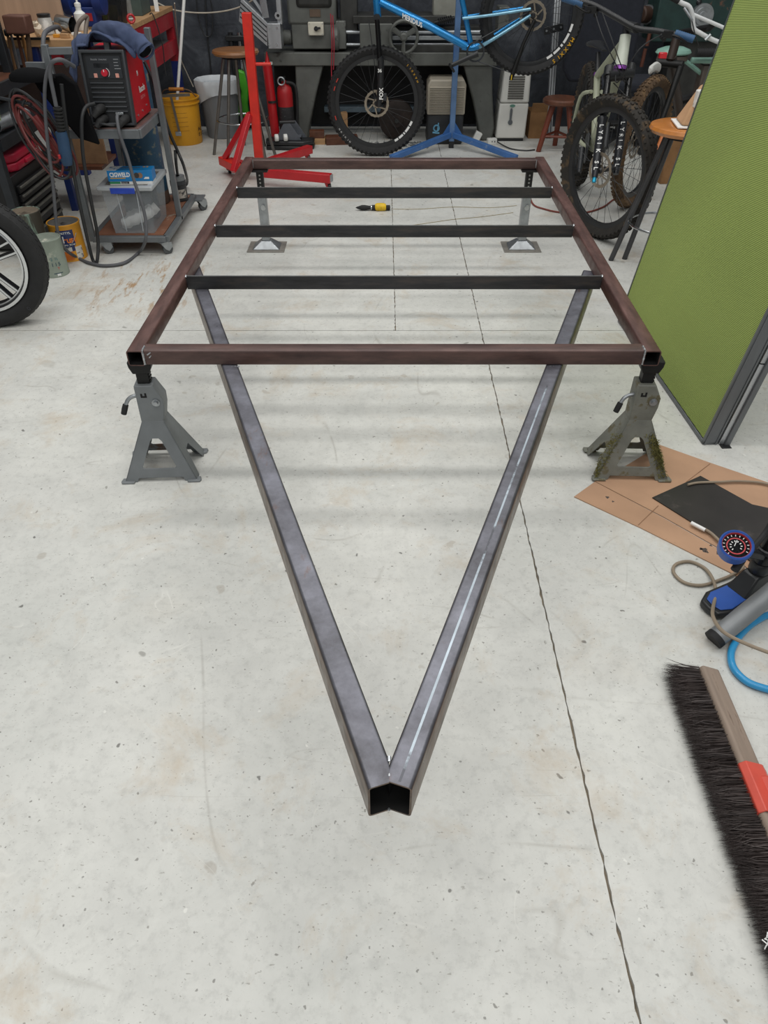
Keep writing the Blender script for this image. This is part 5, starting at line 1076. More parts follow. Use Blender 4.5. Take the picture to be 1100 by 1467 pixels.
b = MB(); b.sph(c + Y * .01, (.11, .05, .045), 20, 10); b.v = [V((v.x, v.y, max(v.z, c.z - .012))) for v in b.v]; b.build('shell', M_VIS, t); b = MB(); b.prism([(-.02, -.005), (.13, .015), (.19, -.03), (.235, -.30), (.14, -.27), (.06, -.15), (-.0, -.05)], c + V((0, .04, 0)), X, Z, Y * .03); b.build('face_curtain', M_VIS, t, bev=.01)
# MIG torch with corrugated neck
Yt = 3.885; q_ = lambda px, py, o=0: at(px, py, Yt) + V((0, o, 0))
t = thing('welding_torch', 'hanging electrode lead with ribbed black neck and blue handle', 'welding torch', q_(86, 190))
MB().tube([q_(82, 152), q_(89, 196)], [.014, .02], 12).build('neck', M_RUB, t)
for i in range(8): a = q_(82.5, 154).lerp(q_(88.5, 188), i / 7); MB().tube([a, a + (q_(89, 196) - q_(82, 152)).normalized() * .007], .0215, 14).build('neck_rib', M_RUB, t)
MB().tube([q_(87, 188), q_(90, 200), q_(95, 228), q_(97, 236)], [.026, .028, .029, .022], 14).build('torch_handle', mat('deep blue sleeve', '24415f', .55, var=.15), t); MB().box(q_(88, 222, -.028), (.012, .012, .02)).build('torch_trigger', mat('red clamp', 'a5262a'), t, bev=.003)
MB().tube(spline([q_(81, 154), q_(76, 130), q_(72, 108), q_(73, 92), q_(80, 86), q_(88, 88, .03), q_(96, 100, .1)], 6), .0095, 10).build('torch_lead', M_GCABLE, t)
cord('welding_cable', 'long grey cable drooping from rack to floor past yellow tin', 'cable', [at(96, 94, 4.0), at(88, 85, 3.96), at(76, 88, 3.93), at(67, 105, 3.92), at(64, 140, 3.92), at(68, 200, 3.92), at(75, 255, 3.914), at(79, 300, 3.912), at(81, 322, 3.912), at(85, 340, 3.912), at(95, 358, 3.918), gp(112, 369, .013), gp(128, 376, .011), gp(150, 380, .011), gp(178, 376, .011), gp(198, 362, .012), at(208, 345, 3.96), at(209, 318, 3.98), at(203, 290, 4.0), at(192, 258, 4.02), at(183, 225, 4.03), at(176, 205, 4.03), at(171, 190, 4.03), at(168, 172, 4.05), at(168, 165, 4.07)], .0085, M_GCABLE, 10)
cord('welding_cable', 'pair of black cables looping to floor at left cart leg, first', 'cable', [at(88, 120, 3.955), at(95, 180, 3.955), at(106, 250, 3.955), at(118, 310, 3.955), at(126, 345, 3.97), gp(133, 372, .012), gp(139, 374, .011), at(140, 340, 4.0), at(131, 290, 3.985), at(120, 230, 3.975), at(117, 190, 3.975), at(118, 165, 3.99), at(124, 152, 4.03), at(135, 148, 4.07)], .009, M_CABLE, 10)
cord('welding_cable', 'grey hose arching up over bench edge left of the jacket', 'cable', [at(64, 92, 4.2), at(62, 70, 4.25), at(63, 50, 4.3), at(70, 42, 4.4), at(82, 38, 4.6), at(86, 42, 4.72)], .011, M_GCABLE, 10)
cord('welding_cable', 'two-tone hose rising from the cart behind the blue jacket', 'cable', [at(109, 95, 4.65), at(108, 62, 4.65), at(110, 40, 4.68), at(117, 27, 4.7), at(125, 24, 4.75), at(123, 40, 4.7), at(122, 62, 4.65)], .011, mat('taupe hose', '6d6259', .6), 10)
cord('welding_cable', 'black leads falling along right cart post to a loop near floor', 'cable', [at(207, 88, 4.52), at(219, 115, 4.5), at(230, 150, 4.49), at(243, 190, 4.51), at(254, 215, 4.55), at(264, 240, 4.6), gp(268, 262, .04), gp(258, 266, .05), at(253, 240, 4.58), at(251, 215, 4.56)], .0085, M_CABLE, 10)

# ============================================================ welding cart and what stands on it
t = thing('welding_cart', 'grey steel welding cart on zinc casters with plywood lower deck', 'cart', (-1.4, 4.45, 0))
M_CART = mat('grey cart steel', '6d7174', .45, .3, var=.12, wear='4d4a47', wear_at=.68)
KX0, KX1, KY0, KY1 = -1.61, -1.205, 4.09, 4.86; zd = .085
for (xx, yy, zz) in ((KX0, KY0, 1.0), (KX1, 4.44, 1.03), (KX0, KY1 - .02, .95)): MB().mm((xx - .015, yy - .015, zd - .01), (xx + .015, yy + .015, zz)).build('post', M_CART, t, bev=.003)
for (p, q) in (((KX0, KY0), (KX1, KY0)), ((KX0, KY1), (KX1, KY1)), ((KX0, KY0), (KX0, KY1)), ((KX1, KY0), (KX1, KY1))): MB().bar((*p, zd), (*q, zd), .03, .03).build('deck_rail', M_CART, t, bev=.002)
MB().mm((KX0 + .018, KY0 + .018, zd + .0), (KX1 - .018, KY1 - .018, zd + .016)).build('plywood_deck', mat('stained plywood', '7a513c', .6, var=.2, scale=8, wear='a39688', wear_at=.62), t)
zs = .635; SX1 = KX1 - .03; SY1 = 4.565
for (p, q) in (((KX0, KY0 - .016), (SX1, KY0 - .016)), ((SX1, KY0 - .016), (SX1, SY1)), ((KX0 + .018, SY1), (SX1, SY1)), ((KX0 + .018, KY0), (KX0 + .018, SY1))): MB().bar((*p, zs - .018), (*q, zs - .018), .02, .042).build('shelf_rail', M_CART, t, bev=.002)
MB().mm((KX0 + .02, KY0 - .01, zs - .002), (SX1 - .005, SY1, zs + .004)).build('shelf_sheet', mat('painted shelf sheet', '6a5550', .5, var=.2), t)
MB().bar((KX0, KY0, .972), (KX0 + .12, KY0 + .02, .972), .024, .03).build('top_rail', M_CART, t, bev=.002); MB().bar((KX0 - .12, KY0 + .02, .91), (KX0, KY0 + .02, .91), .02, .03).build('side_bracket', M_CART, t, bev=.002)
MB().mm((KX0 + .03, 4.835, .12), (KX0 + .2, 4.845, .62)).build('back_sheet', mat('grey green sheet', '5f6764', .5), t); MB().bar((KX0, KY1 - .005, .36), (KX0 + .25, KY1 - .005, .36), .03, .02).build('rear_rail', M_CART, t)
MB().mm((KX1 - .0, KY1 - .06, zd - .012), (KX1 + .06, KY1 + .06, zd - .004)).build('caster_plate', M_CART, t)
for (xx, yy, a) in ((KX1 - .02, KY0 + .005, .9), (KX0 + .05, KY0 + .01, .4), (KX1 + .035, KY1, 1.1), (KX0 + .05, KY1 - .03, .3)):
    dv_ = V((math.cos(a), math.sin(a) * .5, 0)); q = V((xx, yy, 0)) + dv_ * .022
    cf = MB(); sd_ = V((-dv_.y, dv_.x, 0)).normalized()
    for s in (-1, 1): cf.prism([(-.03, .066), (.03, .066), (.034, .04), (.012, .018), (-.006, .03)], q + sd_ * (.016 * s - .0015) - dv_.normalized() * .008, dv_.normalized(), Z, sd_ * .003)
    cf.box((xx, yy, .068), (.055, .045, .004), rz=a); f_ = cf.build('caster', M_ZINC, t); MB().lathe([(.018, -.013), (.0275, -.011), (.0275, .011), (.018, .013)], q + Z * .0275, sd_, 18).build('caster_wheel', mat('grey caster rubber', '4c4e50', .6), f_)
# inverter welder
wx0, wx1, wy0, wy1, wz = -1.475, -1.262, 4.12, 4.46, zs + .012
t = thing('welder', 'red and black inverter welder on the cart top shelf', 'welder', ((wx0 + wx1) / 2, 4.28, zs + .004))
sl = .045; wh_ = .315
body = MB().hexa([(wx0, wy0, wz), (wx1, wy0, wz), (wx1, wy1, wz), (wx0, wy1, wz)], [(wx0, wy0 + sl, wz + wh_), (wx1, wy0 + sl, wz + wh_), (wx1, wy1, wz + wh_), (wx0, wy1, wz + wh_)]).build('case', mat('welder red', 'b8101e', .4, var=.08), t, bev=.008)
fd = V((0, sl, wh_)).normalized(); fn = V((0, -fd.z, fd.y)); fo_ = V(((wx0 + wx1) / 2, wy0, wz))
fpt = lambda u, v_, d=0: fo_ + X * u + fd * v_ + fn * d
W2_ = (wx1 - wx0) / 2 + .004
bz = MB().prism([[(-W2_, -.001), (W2_, -.001), (W2_, .325), (-W2_, .325)], [(-W2_ + .013, .012), (W2_ - .013, .012), (W2_ - .013, .311), (-W2_ + .013, .311)]], fpt(0, 0, -.02), X, fd, fn * .04).build('front_bezel', mat('charcoal bezel', '34373b', .5, var=.1), t, bev=.004)
MB().prism([(-W2_ + .008, .01), (W2_ - .008, .01), (W2_ - .008, .315), (-W2_ + .008, .315)], fpt(0, 0, -.006), X, fd, fn * .008).build('front_panel', M_PLBLK, t)
MB().prism([(-.084, .205), (.084, .205), (.084, .3), (-.084, .3)], fpt(0, 0, .002), X, fd, fn * .004).build('control_panel', mat('control panel grey', '26292d', .4), t)
MB().prism([(-.05, .25), (.025, .25), (.025, .268), (-.05, .268)], fpt(0, 0, .006), X, fd, fn * .001).build('display', M_SCREEN, t)
kn = MB().lathe([(.016, 0), (.015, .016), (.001, .017)], fpt(.0, .228, .006), fn, 20).build('control_knob', mat('knob red', 'b3142a', .35), t); MB().bar(fpt(0, .232, .0235), fpt(0, .242, .0235), .003, .0012, fn).build('knob_mark', M_WHITEP, kn)
ar_ = MB(); ar_.tube([fpt(.021 * math.cos(a), .228 + .021 * math.sin(a), .0065) for a in [-.8 + i * .15 for i in range(14)]], .0013, 5); ar_.build('knob_scale', M_WHITEP, t)
for u in (-.048, .058): MB().box(fpt(u, .217, .0065), (.017, .003, .018)).build('push_button', mat('salmon button', 'd99a8c', .4), t, bev=.001)
text('lincoln  invertec', .0115, fpt(-.06, .281, .0065), X, fd, mat('grey print', '9a9ca0', .5), t, sx=1.05)
for i, wd_ in enumerate((.024, .02, .022, .03)): MB().bar(fpt(.05, .285 - i * .013, .0065), fpt(.05 + wd_, .285 - i * .013, .0065), .0022, .0008, fn).build('panel_mark', mat('grey print', '9a9ca0'), t)
for i in range(7): MB().box(fpt(.0, .185 - i * .0205, .004), (.165, .012, .007)).build('louvre', mat('charcoal bezel', '34373b'), t, bev=.002)
for (u, r) in ((-.075, .022), (-.04, .02), (.07, .02)):
    v_ = .075 if u == -.075 else .03; k = MB(); P0 = fpt(u + (.03 if u == -.075 else 0), v_, .0); k.tube([P0, P0 + fn * .03, P0 + fn * .06 + V((-.012, 0, -.012)), P0 + fn * .075 + V((-.03, 0, -.035))], [r, r, r * .9, r * .55], 14); k.build('cable_plug', M_RUB, t)
P0 = fpt(-.03, .03, .06); MB().tube(spline([P0 + V((-.03, 0, -.02)), fpt(-.03, .01, .08), fpt(.02, .004, .07), fpt(.04, .01, .03), fpt(.04, .035, .0)], 5), .006, 8).build('short_lead', M_CABLE, t)
MB().box(fpt(.04, .052, .012), (.04, .01, .012)).build('socket_flap', M_ZINC, t, bev=.002)
hd_ = MB(); hp = V(((wx0 + wx1) / 2 + .02, wy0 + sl, wz + wh_)); hd_.bar(hp + V((0, .03, -.01)), hp + V((0, .05, .05)), .03, .03, Y); hd_.build('carry_handle', mat('charcoal bezel', '34373b'), t, bev=.005); MB().bar(hp + V((0, .05, .04)), hp + V((0, .27, .04)), .03, .024).build('carry_handle', mat('charcoal bezel', '34373b'), t, bev=.005)
for i, (yy, zz) in enumerate(((.08, .03), (.17, .035), (.26, .045))): MB().cyl((wx1 + .001, wy0 + yy, wz + zz), (wx1 + .004, wy0 + yy, wz + zz), .005, 8).build('case_screw', M_ZINC, t)
for i in (0, 1): MB().mm((wx0 + .02 + i * .15, wy0 + .02, zs + .0045), (wx0 + .05 + i * .15, wy1 - .02, wz + .002)).build('rubber_foot', M_RUB, t)
text('lincoln', .042, (wx1 + .0008, wy0 + .175, wz + .115), Y, Z, M_WHITEP, t, bold=.001); text('ELECTRIC', .02, (wx1 + .0008, wy0 + .18, wz + .085), Y, Z, mat('pink print', 'd78f93', .5), t); text('PI', .03, (wx1 + .0008, wy0 + .185, wz + .19), Y, Z, M_WHITEP, t, bold=.001)
# denim jacket over the welder
dn = mat('denim', '3c4763', .9, var=.3, scale=12, bump=.5, bscale=70)
c = V((-1.37, 4.3, wz + wh_ + .09)); t = thing('denim_jacket', 'faded blue denim jacket draped across top of red welder', 'jacket', (c.x, c.y, wz + wh_))
from mathutils import noise as MN
Yj = 4.2; j_ = lambda px, py, o=0: at(px, py, Yj) + V((0, o, 0))
def crease(v, amp, k): return V((MN.noise(v * k), MN.noise(v * k + V((7, 3, 1))), MN.noise(v * k + V((2, 9, 4))))) * amp
def sleeve(pts, rad, sx=.6, n=8):
    P = spline(pts, n); N = len(P); R = []
    for i in range(N):
        f = i / (N - 1) * (len(rad) - 1); k = min(int(f), len(rad) - 2); R.append(rad[k] * (1 - f + k) + rad[k + 1] * (f - k))
    m = MB().tube(P, R, 26, cap=False, sx=sx); m.v = [v + crease(v, .012, 17) + crease(v, .006, 40) for v in m.v]; return m
sleeve([j_(136, 50, .03), j_(150, 45.5), j_(166, 46), j_(182, 52), j_(196, 60), j_(207, 68, -.02), j_(211, 72, -.025)], [.03, .042, .045, .045, .044, .043, .043], .8).build('sleeve', dn, t)
cd = (j_(211, 72, -.025) - j_(203, 65)).normalized(); cfp = j_(210.5, 71.5, -.025)
MB().torus(cfp, cd, .042, .006, 22, 8).build('cuff', dn, t); MB().lathe([(.001, 0), (.04, 0)], cfp - cd * .012, cd, 18).build('cuff_lining', mat('dark lining', '14161f', .9), t)
bd_ = MB(); nU, nV = 40, 16; vs = []
ridge = spline([j_(101, 71), j_(110, 64), j_(122, 55), j_(136, 47), j_(152, 42.5), j_(170, 43), j_(186, 49), j_(198, 57)], 6); nU = len(ridge) - 1
for i, r0 in enumerate(ridge):
    u = i / nU; drop = .075 + .035 * math.sin(u * 9) - .03 * u; tail = .03 if u < .3 else 0
    for k in range(nV + 1):
        v_ = k / nV * 2 - 1                               # front edge, ridge, back edge
        q = r0 + V((.012 * v_, .11 * v_ + .06, -drop * abs(v_) ** 1.7 * (1 + .25 * math.sin(u * 23)) + .012 - tail * abs(v_)))
        q = q + crease(q, .022, 11) + crease(q, .008, 34)
        if wx0 - .012 < q.x < wx1 + .012 and wy0 - .03 < q.y < wy1 + .02: q.z = max(q.z, wz + wh_ + .019 + .004 * math.sin(k * 1.7))
        vs.append(q)
fs = [(i * (nV + 1) + k, (i + 1) * (nV + 1) + k, (i + 1) * (nV + 1) + k + 1, i * (nV + 1) + k + 1) for i in range(nU) for k in range(nV)]
bo_ = bd_.add(vs, fs).build('jacket_body', dn, t); so = bo_.modifiers.new('thick', 'SOLIDIFY'); so.thickness = .007
# storage box on the lower deck
zb2 = zd + .0165; bx0, bx1, by0, by1 = -1.515, -1.255, 4.125, 4.44; bh_ = .235
def clear(name, col, a, rough=.25):
    t_ = NT(name); t_.set(color=lin(col), rough=rough, alpha=a, spec=.4); return t_.m
M_CLR = clear('clear plastic tub', 'b4babf', .22, .3); M_CLRL = clear('clear plastic lid', 'a4a6a8', .72, .4)
t = thing('storage_box', 'clear plastic storage box with blue clip on cart deck', 'storage box', ((bx0 + bx1) / 2, (by0 + by1) / 2, zb2))
ex = .022; lo4 = [(bx0 + ex, by0 + ex * .5), (bx1 - ex, by0 + ex * .5), (bx1 - ex, by1 - ex * .5), (bx0 + ex, by1 - ex * .5)]; hi4 = [(bx0, by0), (bx1, by0), (bx1, by1), (bx0, by1)]
for i in range(4):
    j = (i + 1) % 4; cx, cy = (bx0 + bx1) / 2, (by0 + by1) / 2; inn = lambda p: (cx + (p[0] - cx) * .985, cy + (p[1] - cy) * .985)
    a0, a1, b0, b1 = lo4[i], lo4[j], hi4[i], hi4[j]
    MB().hexa([(*a0, zb2), (*a1, zb2), (*inn(a1), zb2), (*inn(a0), zb2)], [(*b0, zb2 + bh_), (*b1, zb2 + bh_), (*inn(b1), zb2 + bh_), (*inn(b0), zb2 + bh_)]).build('tub_wall', M_CLR, t)
    for f in (.3, .72) if i == 0 else ():
        pa_, pb_ = V((*a0, zb2 + .01)).lerp(V((*a1, zb2 + .01)), f), V((*b0, zb2 + bh_)).lerp(V((*b1, zb2 + bh_)), f); MB().bar(pa_, pb_, .0035, .003, NY).build('tub_rib', mat('milky rib', 'b9bfc4', .4), t)
MB().mm((bx0 + ex, by0 + ex * .5, zb2), (bx1 - ex, by1 - ex * .5, zb2 + .004)).build('tub_floor', M_CLR, t)
lz = zb2 + bh_; MB().prism([[(bx0 - .018, by0 - .018), (bx1 + .018, by0 - .018), (bx1 + .018, by1 + .018), (bx0 - .018, by1 + .018)], [(bx0 + .015, by0 + .015), (bx1 - .015, by0 + .015), (bx1 - .015, by1 - .015), (bx0 + .015, by1 - .015)]], (0, 0, lz - .006), X, Y, Z * .024).build('lid_rim', mat('milky lid', 'a9adb0', .4, var=.05), t, bev=.006)
MB().mm((bx0 + .012, by0 + .012, lz + .004), (bx1 - .012, by1 - .012, lz + .01)).build('lid_panel', M_CLRL, t)
gr = MB()
for i in range(14): gr.mm((bx0 + .018, by0 + .022 + i * .0205, lz + .01), (bx1 - .018, by0 + .028 + i * .0205, lz + .014))
for i in range(12): gr.mm((bx0 + .02 + i * .0195, by0 + .018, lz + .01), (bx0 + .025 + i * .0195, by1 - .018, lz + .0138))
gr.build('lid_grid', mat('grey lid grid', '77736e', .5), t, kind='stuff')
MB().mm((bx0 + .055, by0 - .024, lz - .018), (bx1 - .075, by0 - .016, lz + .012)).build('clip', mat('clip blue', '2746b0', .4), t, bev=.003)
ppr = MB(); n = 10; vs = [V((bx0 + .058 + (bx1 - bx0 - .11) * i / n, by0 + .03 + .18 * k / n, zb2 + .06 + .06 * (i / n) * (1 - .3 * k / n) + .006 * math.sin(i * 2.3 + k) + .004 * math.sin(k * 3))) for i in range(n + 1) for k in range(n + 1)]
po = ppr.add(vs, [(i * (n + 1) + k, (i + 1) * (n + 1) + k, (i + 1) * (n + 1) + k + 1, i * (n + 1) + k + 1) for i in range(n) for k in range(n)]).build('crumpled_paper', mat('white paper', 'dcdcda', .8, var=.05), base=True); so = po.modifiers.new('thick', 'SOLIDIFY'); so.thickness = .05; tag(po, 'crumpled white paper inside the clear storage box', 'paper')
tag(MB().box(((bx0 + bx1) / 2 - .01, by1 - .055, zb2 + .1), (.185, .05, .18)).build('grey_folder', mat('slate folder', '3e454f', .7), base=True, bev=.003), 'dark slate packet standing inside the clear storage box', 'packet')
lz2 = lz + .0145; px0 = bx0 + .062; t = thing('rod_packet', 'flat white and green electrode packet under the blue box', 'packet', (px0 + .1, by0 + .08, lz2))
R_ = Matrix.Rotation(.06, 3, 'Z')
def rb_(c, d, nm, m, par, bev=0): return MB().box(c, d, rz=.05).build(nm, m, par, bev=bev)
cc = V((px0 + .095, by0 + .076, 0)); rb_(cc + Z * (lz2 + .008), (.225, .09, .016), 'packet', M_WHITEP, t, .001)
ux_ = V((math.cos(.05), math.sin(.05), 0)); uy_ = V((-ux_.y, ux_.x, 0)); fr_ = cc - uy_ * .0455
MB().bar(fr_ - ux_ * .112 + Z * (lz2 + .011), fr_ - ux_ * .056 + Z * (lz2 + .011), .001, .01, Z).build('green_band', mat('print green', '2e8b57', .5), t); MB().bar(fr_ - ux_ * .052 + Z * (lz2 + .011), fr_ - ux_ * .01 + Z * (lz2 + .011), .001, .01, Z).build('black_band', M_PLBLK, t)
text('Satincraft', .0085, fr_ - ux_ * .05 - uy_ * .001 + Z * (lz2 + .008), ux_, Z, M_WHITEP, t)
z5 = lz2 + .0165; t = thing('rod_box', 'blue CIGWELD electrode box on clear storage box lid', 'box', cc + Z * z5)
blue = mat('packet blue', '1479b8', .35, var=.05); rb_(cc + Z * (z5 + .0275), (.235, .088, .055), 'carton', blue, t, .001)
fr2 = cc - uy_ * .0445; text('CIGWELD', .03, fr2 - ux_ * .106 + Z * (z5 + .024), ux_, Z, M_WHITEP, t, sx=.8, bold=.0012)
MB().bar(fr2 - ux_ * .106 + Z * (z5 + .017), fr2 - ux_ * .025 + Z * (z5 + .017), .001, .004, Z).build('yellow_line', M_GOLD, t)
for i in range(2): MB().cyl(fr2 + ux_ * (.036 + i * .018) + Z * (z5 + .03), fr2 + ux_ * (.036 + i * .018) - uy_ * .001 + Z * (z5 + .03), .014, 16).build('picture_disc', mat('picture brown' if i else 'picture dark', '8a6a52' if i else '3a3533', .5), t)
MB().prism([(.07, .012), (.1, .012), (.1, .022), (.08, .022)], fr2 - uy_ * .0008 + Z * z5, ux_, Z, -uy_ * .0004).build('white_mark', M_WHITEP, t)
tp = cc + Z * (z5 + .0553); MB().prism([(-.117, -.043), (-.07, -.043), (-.05, .043), (-.117, .043)], tp, ux_, uy_, Z * .0004).build('white_print', mat('top print', 'd6dce0', .5, wear='3d7fae', wear_at=.52, wear_scale=40), t); MB().prism([(-.05, .0), (.05, .005), (.05, .016), (-.05, .012)], tp, ux_, uy_, Z * .0004).build('rod_print', mat('rod print', '5b5a60', .5), t); text('2.5', .026, tp + ux_ * .06 + uy_ * .012 + Z * .0003, ux_, uy_, M_GOLD, t, bold=.0008)
# gas bottle and little tins on the cart
M_GAS = mat('chipped blue gas bottle', '274a63', .5, .1, var=.2, scale=10, wear='77776a', wear_at=.545, wear_scale=11, bump=.15)
t = thing('gas_cylinder', 'chipped blue gas cylinder standing on the cart behind storage box', 'gas cylinder', (-1.435, 4.70, zd + .016))
MB().lathe([(.085, 0), (.108, .006), (.112, .03), (.112, .7), (.1, .77), (.06, .82), (.03, .84), (.03, .86)], (-1.43, 4.70, zd + .0165), Z, 32).build('bottle', M_GAS, t); MB().lathe([(.1125, .0), (.1125, .07)], (-1.43, 4.70, zd + .02), Z, 32).build('rusty_foot', mat('rusty ring', '4b3a30', .8, var=.3), t); MB().cyl((-1.43, 4.7, .96), (-1.43, 4.7, 1.0), .02, 12).build('valve', M_GOLD, t)
c = V((KX1 - .055, 4.74, zd + .0165)); t = tin('small black tin with pale label on rear corner of the cart', c, .046, .095, mat('black tin', '222224', .5), M_PLBLK); band(c, .0465, .02, .07, 200, 340, mat('tin pale label', 'b0a9a0', .5, wear='3b3838', wear_at=.55, wear_scale=50), t)
c2 = c + Z * .0955; t = thing('tape_roll', 'dark roll stacked on top of the small black tin', 'roll', c2); MB().lathe([(.02, 0), (.048, 0), (.048, .02), (.02, .02)], c2, Z, 24, True).build('roll', M_DKGREY, t); MB().lathe([(.018, .021), (.045, .021), (.045, .045), (.018, .045)], c2, Z, 24, True).build('roll', M_STONE, t)

# ============================================================ wooden bench with tools
zb1 = .93
t = thing('wood_bench', 'plywood topped workbench at upper left with navy front legs', 'workbench', (-2.2, 5.0, 0))
MB().mm((-2.75, 4.84, zb1 - .035), (-1.72, 5.29, zb1)).build('bench_top', M_PALEW, t, bev=.002)
for xx, yy in ((-1.98, 4.87), (-1.76, 5.2), (-2.7, 4.87), (-2.7, 5.25)): MB().mm((xx - .02, yy - .02, 0), (xx + .02, yy + .02, zb1 - .035)).build('bench_leg', mat('navy bench paint', '1a2f6b', .5, var=.15), t, bev=.002)
MB().mm((-2.7, 4.88, .6), (-1.75, 4.9, .80)).build('front_apron', mat('dark brown apron', '3a2a24', .6), t); MB().mm((-2.7, 4.87, .24), (-1.75, 5.25, .26)).build('lower_shelf', M_DWOOD, t); MB().mm((-1.97, 4.93, .262), (-1.73, 4.95, .6)).build('cardboard_panel', mat('tan back panel', '8a6a4c', .8), t)
tag(MB().mm((-2.75, 5.30, zb1 - .1), (-1.93, 5.318, 1.5)).build('plywood_board', mat('plywood face', 'a58a74', .65, var=.14, scale=3, stretch=(7, 1, .8)), base=True), 'pale plywood sheet standing behind the wooden bench', 'board')
Z1 = lambda px, py: gp(px, py, zb1 + .0006)
p = Z1(69, 49); t = thing('glass_jar', 'clear jar of white grit with black lid on wooden bench', 'jar', p)
MB().lathe([(.034, 0), (.038, .005), (.038, .075), (.034, .085)], p, Z, 20).build('jar', mat('frosted jar', 'a9a8a4', .35, var=.2, wear='d5d4d0', wear_at=.55), t); MB().lathe([(.036, .085), (.037, .088), (.037, .1), (.034, .102)], p, Z, 20).build('lid', M_PLBLK, t)
p = Z1(96, 46); t = thing('steel_cup', 'tilted stainless steel cup lying on wooden bench', 'cup', p); MB().lathe([(.001, 0), (.03, 0), (.034, .005), (.042, .1), (.04, .1), (.031, .008), (.001, .006)], p + V((-.045, 0, .058)), (1, -.25, -.2), 24).build('cup', M_CHROME, t)
p = Z1(119, 43); t = thing('squeeze_bottle', 'white squeeze bottle with thin nozzle on wooden bench', 'bottle', p); MB().lathe([(.03, 0), (.033, .004), (.033, .085), (.016, .1), (.016, .12)], p, Z, 20).build('bottle', M_WHITE, t); MB().lathe([(.018, .118), (.018, .135), (.006, .14), (.003, .2)], p, Z, 14).build('nozzle', M_WHITE, t)
p = Z1(57, 53); b = MB(); b.sph(p + Z * .038, (.026, .022, .038), 12, 8); b.v = [v + V((random.gauss(0, .004), random.gauss(0, .004), random.gauss(0, .003))) for v in b.v]; z0 = min(v.z for v in b.v); b.v = [v + Z * (zb1 - z0) for v in b.v]; tag(b.build('plastic_bag', mat('crinkled cream plastic', 'c8b8a2', .3, var=.2), base=True), 'crumpled cream plastic bag at front edge of wooden bench', 'bag')
for (px, py, d, m, nm, lab) in ((82, 53, (.035, .03, .016), mat('amber plastic', 'c98a2a', .4), 'amber_box', 'small amber plastic box on bench edge'), (94, 54, (.05, .025, .022), M_PALEW, 'wood_block', 'pale wood stub lying on bench in front of the steel cup'), (110, 50, (.05, .03, .014), M_WHITE, 'white_packet', 'thin white packet lying on bench right of wood stub'), (84, 48, (.022, .03, .035), M_WHITE, 'white_pot', 'small white pot standing on wooden bench'), (78, 44, (.034, .03, .05), M_ZINC, 'metal_fitting', 'grey metal fitting behind the amber box'), (128, 53, (.08, .03, .012), M_DKGREY, 'file_tool', 'dark flat tool on bench in front of the squeeze bottle')):
    q = Z1(px, py); tag(MB().box(q + Z * d[2] / 2, d, rz=random.uniform(-.3, .3)).build(nm, m, base=True, bev=.002), lab, nm.split('_')[-1])
p = Z1(128, 36) ; t = thing('bench_grinder', 'navy blue bench grinder at right end of wooden bench', 'grinder', p); MB().lathe([(.03, -.13), (.085, -.12), (.09, -.07), (.06, -.06), (.06, .06), (.09, .07), (.085, .12), (.03, .13)], p + Z * .14, X, 24).build('motor', mat('navy bench paint', '1a2f6b'), t); MB().mm((p.x - .07, p.y - .06, zb1), (p.x + .07, p.y + .06, zb1 + .1)).build('grinder_base', mat('navy bench paint', '1a2f6b'), t, bev=.005); MB().mm((p.x - .0, p.y - .062, zb1 + .03), (p.x + .05, p.y - .06, zb1 + .07)).build('rating_plate', mat('red clamp', 'a5262a'), t)
# hammers standing in a row in front of the bench
Yh2 = 4.76; h_ = lambda px, py: at(px, py, Yh2)
rail = thing('hammer_rail', 'black steel hammer rail in front of the wooden bench', 'rail', h_(35, 42)); MB().bar(h_(4, 48) + V((0, .065, -.03)), h_(62, 48) + V((0, .065, -.03)), .012, .012).build('rail_bar', M_BLACK, rail); MB().bar(h_(5, 48) + V((0, .065, -.03)), h_(5, 48) + V((0, .079, -.03)), .012, .012).build('rail_arm', M_BLACK, rail); MB().bar(h_(60, 48) + V((0, .065, -.03)), h_(60, 48) + V((0, .079, -.03)), .012, .012).build('rail_arm', M_BLACK, rail)
def hammer(lab, x0, y0, x1, y1, hm, head, hmat, r=.014, hd_=None, dy=0):
    a, b = h_(x0, y0) + Y * dy, h_(x1, y1) + Y * dy; t = thing('hammer', lab, 'hammer', a, group='hammers hanging before the bench'); MB().tube([a, a.lerp(b, .5), b], [r * .8, r, r * 1.05], 10, sx=.75).build('handle', hm, t)
    if head: MB().box(a + V(hd_ or (0, 0, 0)), head, rz=-.08).build('head', hmat, t, bev=.008)
hammer('wooden mallet with big square reddish brown head', 47, 44, 52, 92, mat('dark handle', '4c3826', .6), (.125, .085, .085), mat('mallet head', '5b3a2e', .6, var=.12, wear='c9c0b4', wear_at=.78), .017, (-.035, .0, .04), -.078)
hammer('hammer with honey brown handle left of the blue leg', 31, 46, 45, 106, mat('honey handle', '9a6d3d', .5, var=.15), (.024, .06, .03), M_BLACK, .0125, (0, 0, .0))
hammer('hammer with grey steel shank, second from left', 15, 46, 29, 104, M_ZINC, (.018, .05, .032), M_BLACK, .01, (-.0, -.0, .005))
hammer('hammer with dark reddish wood handle between grey and honey ones', 24, 46, 38, 106, mat('red brown handle', '573523', .55), (.022, .06, .03), M_BLACK, .012)
hammer('hammer with plain brown handle, leftmost at the rack post', 10, 46, 24, 106, mat('plain brown handle', '7a5a3c', .6), (.018, .05, .034), M_BLACK, .011)

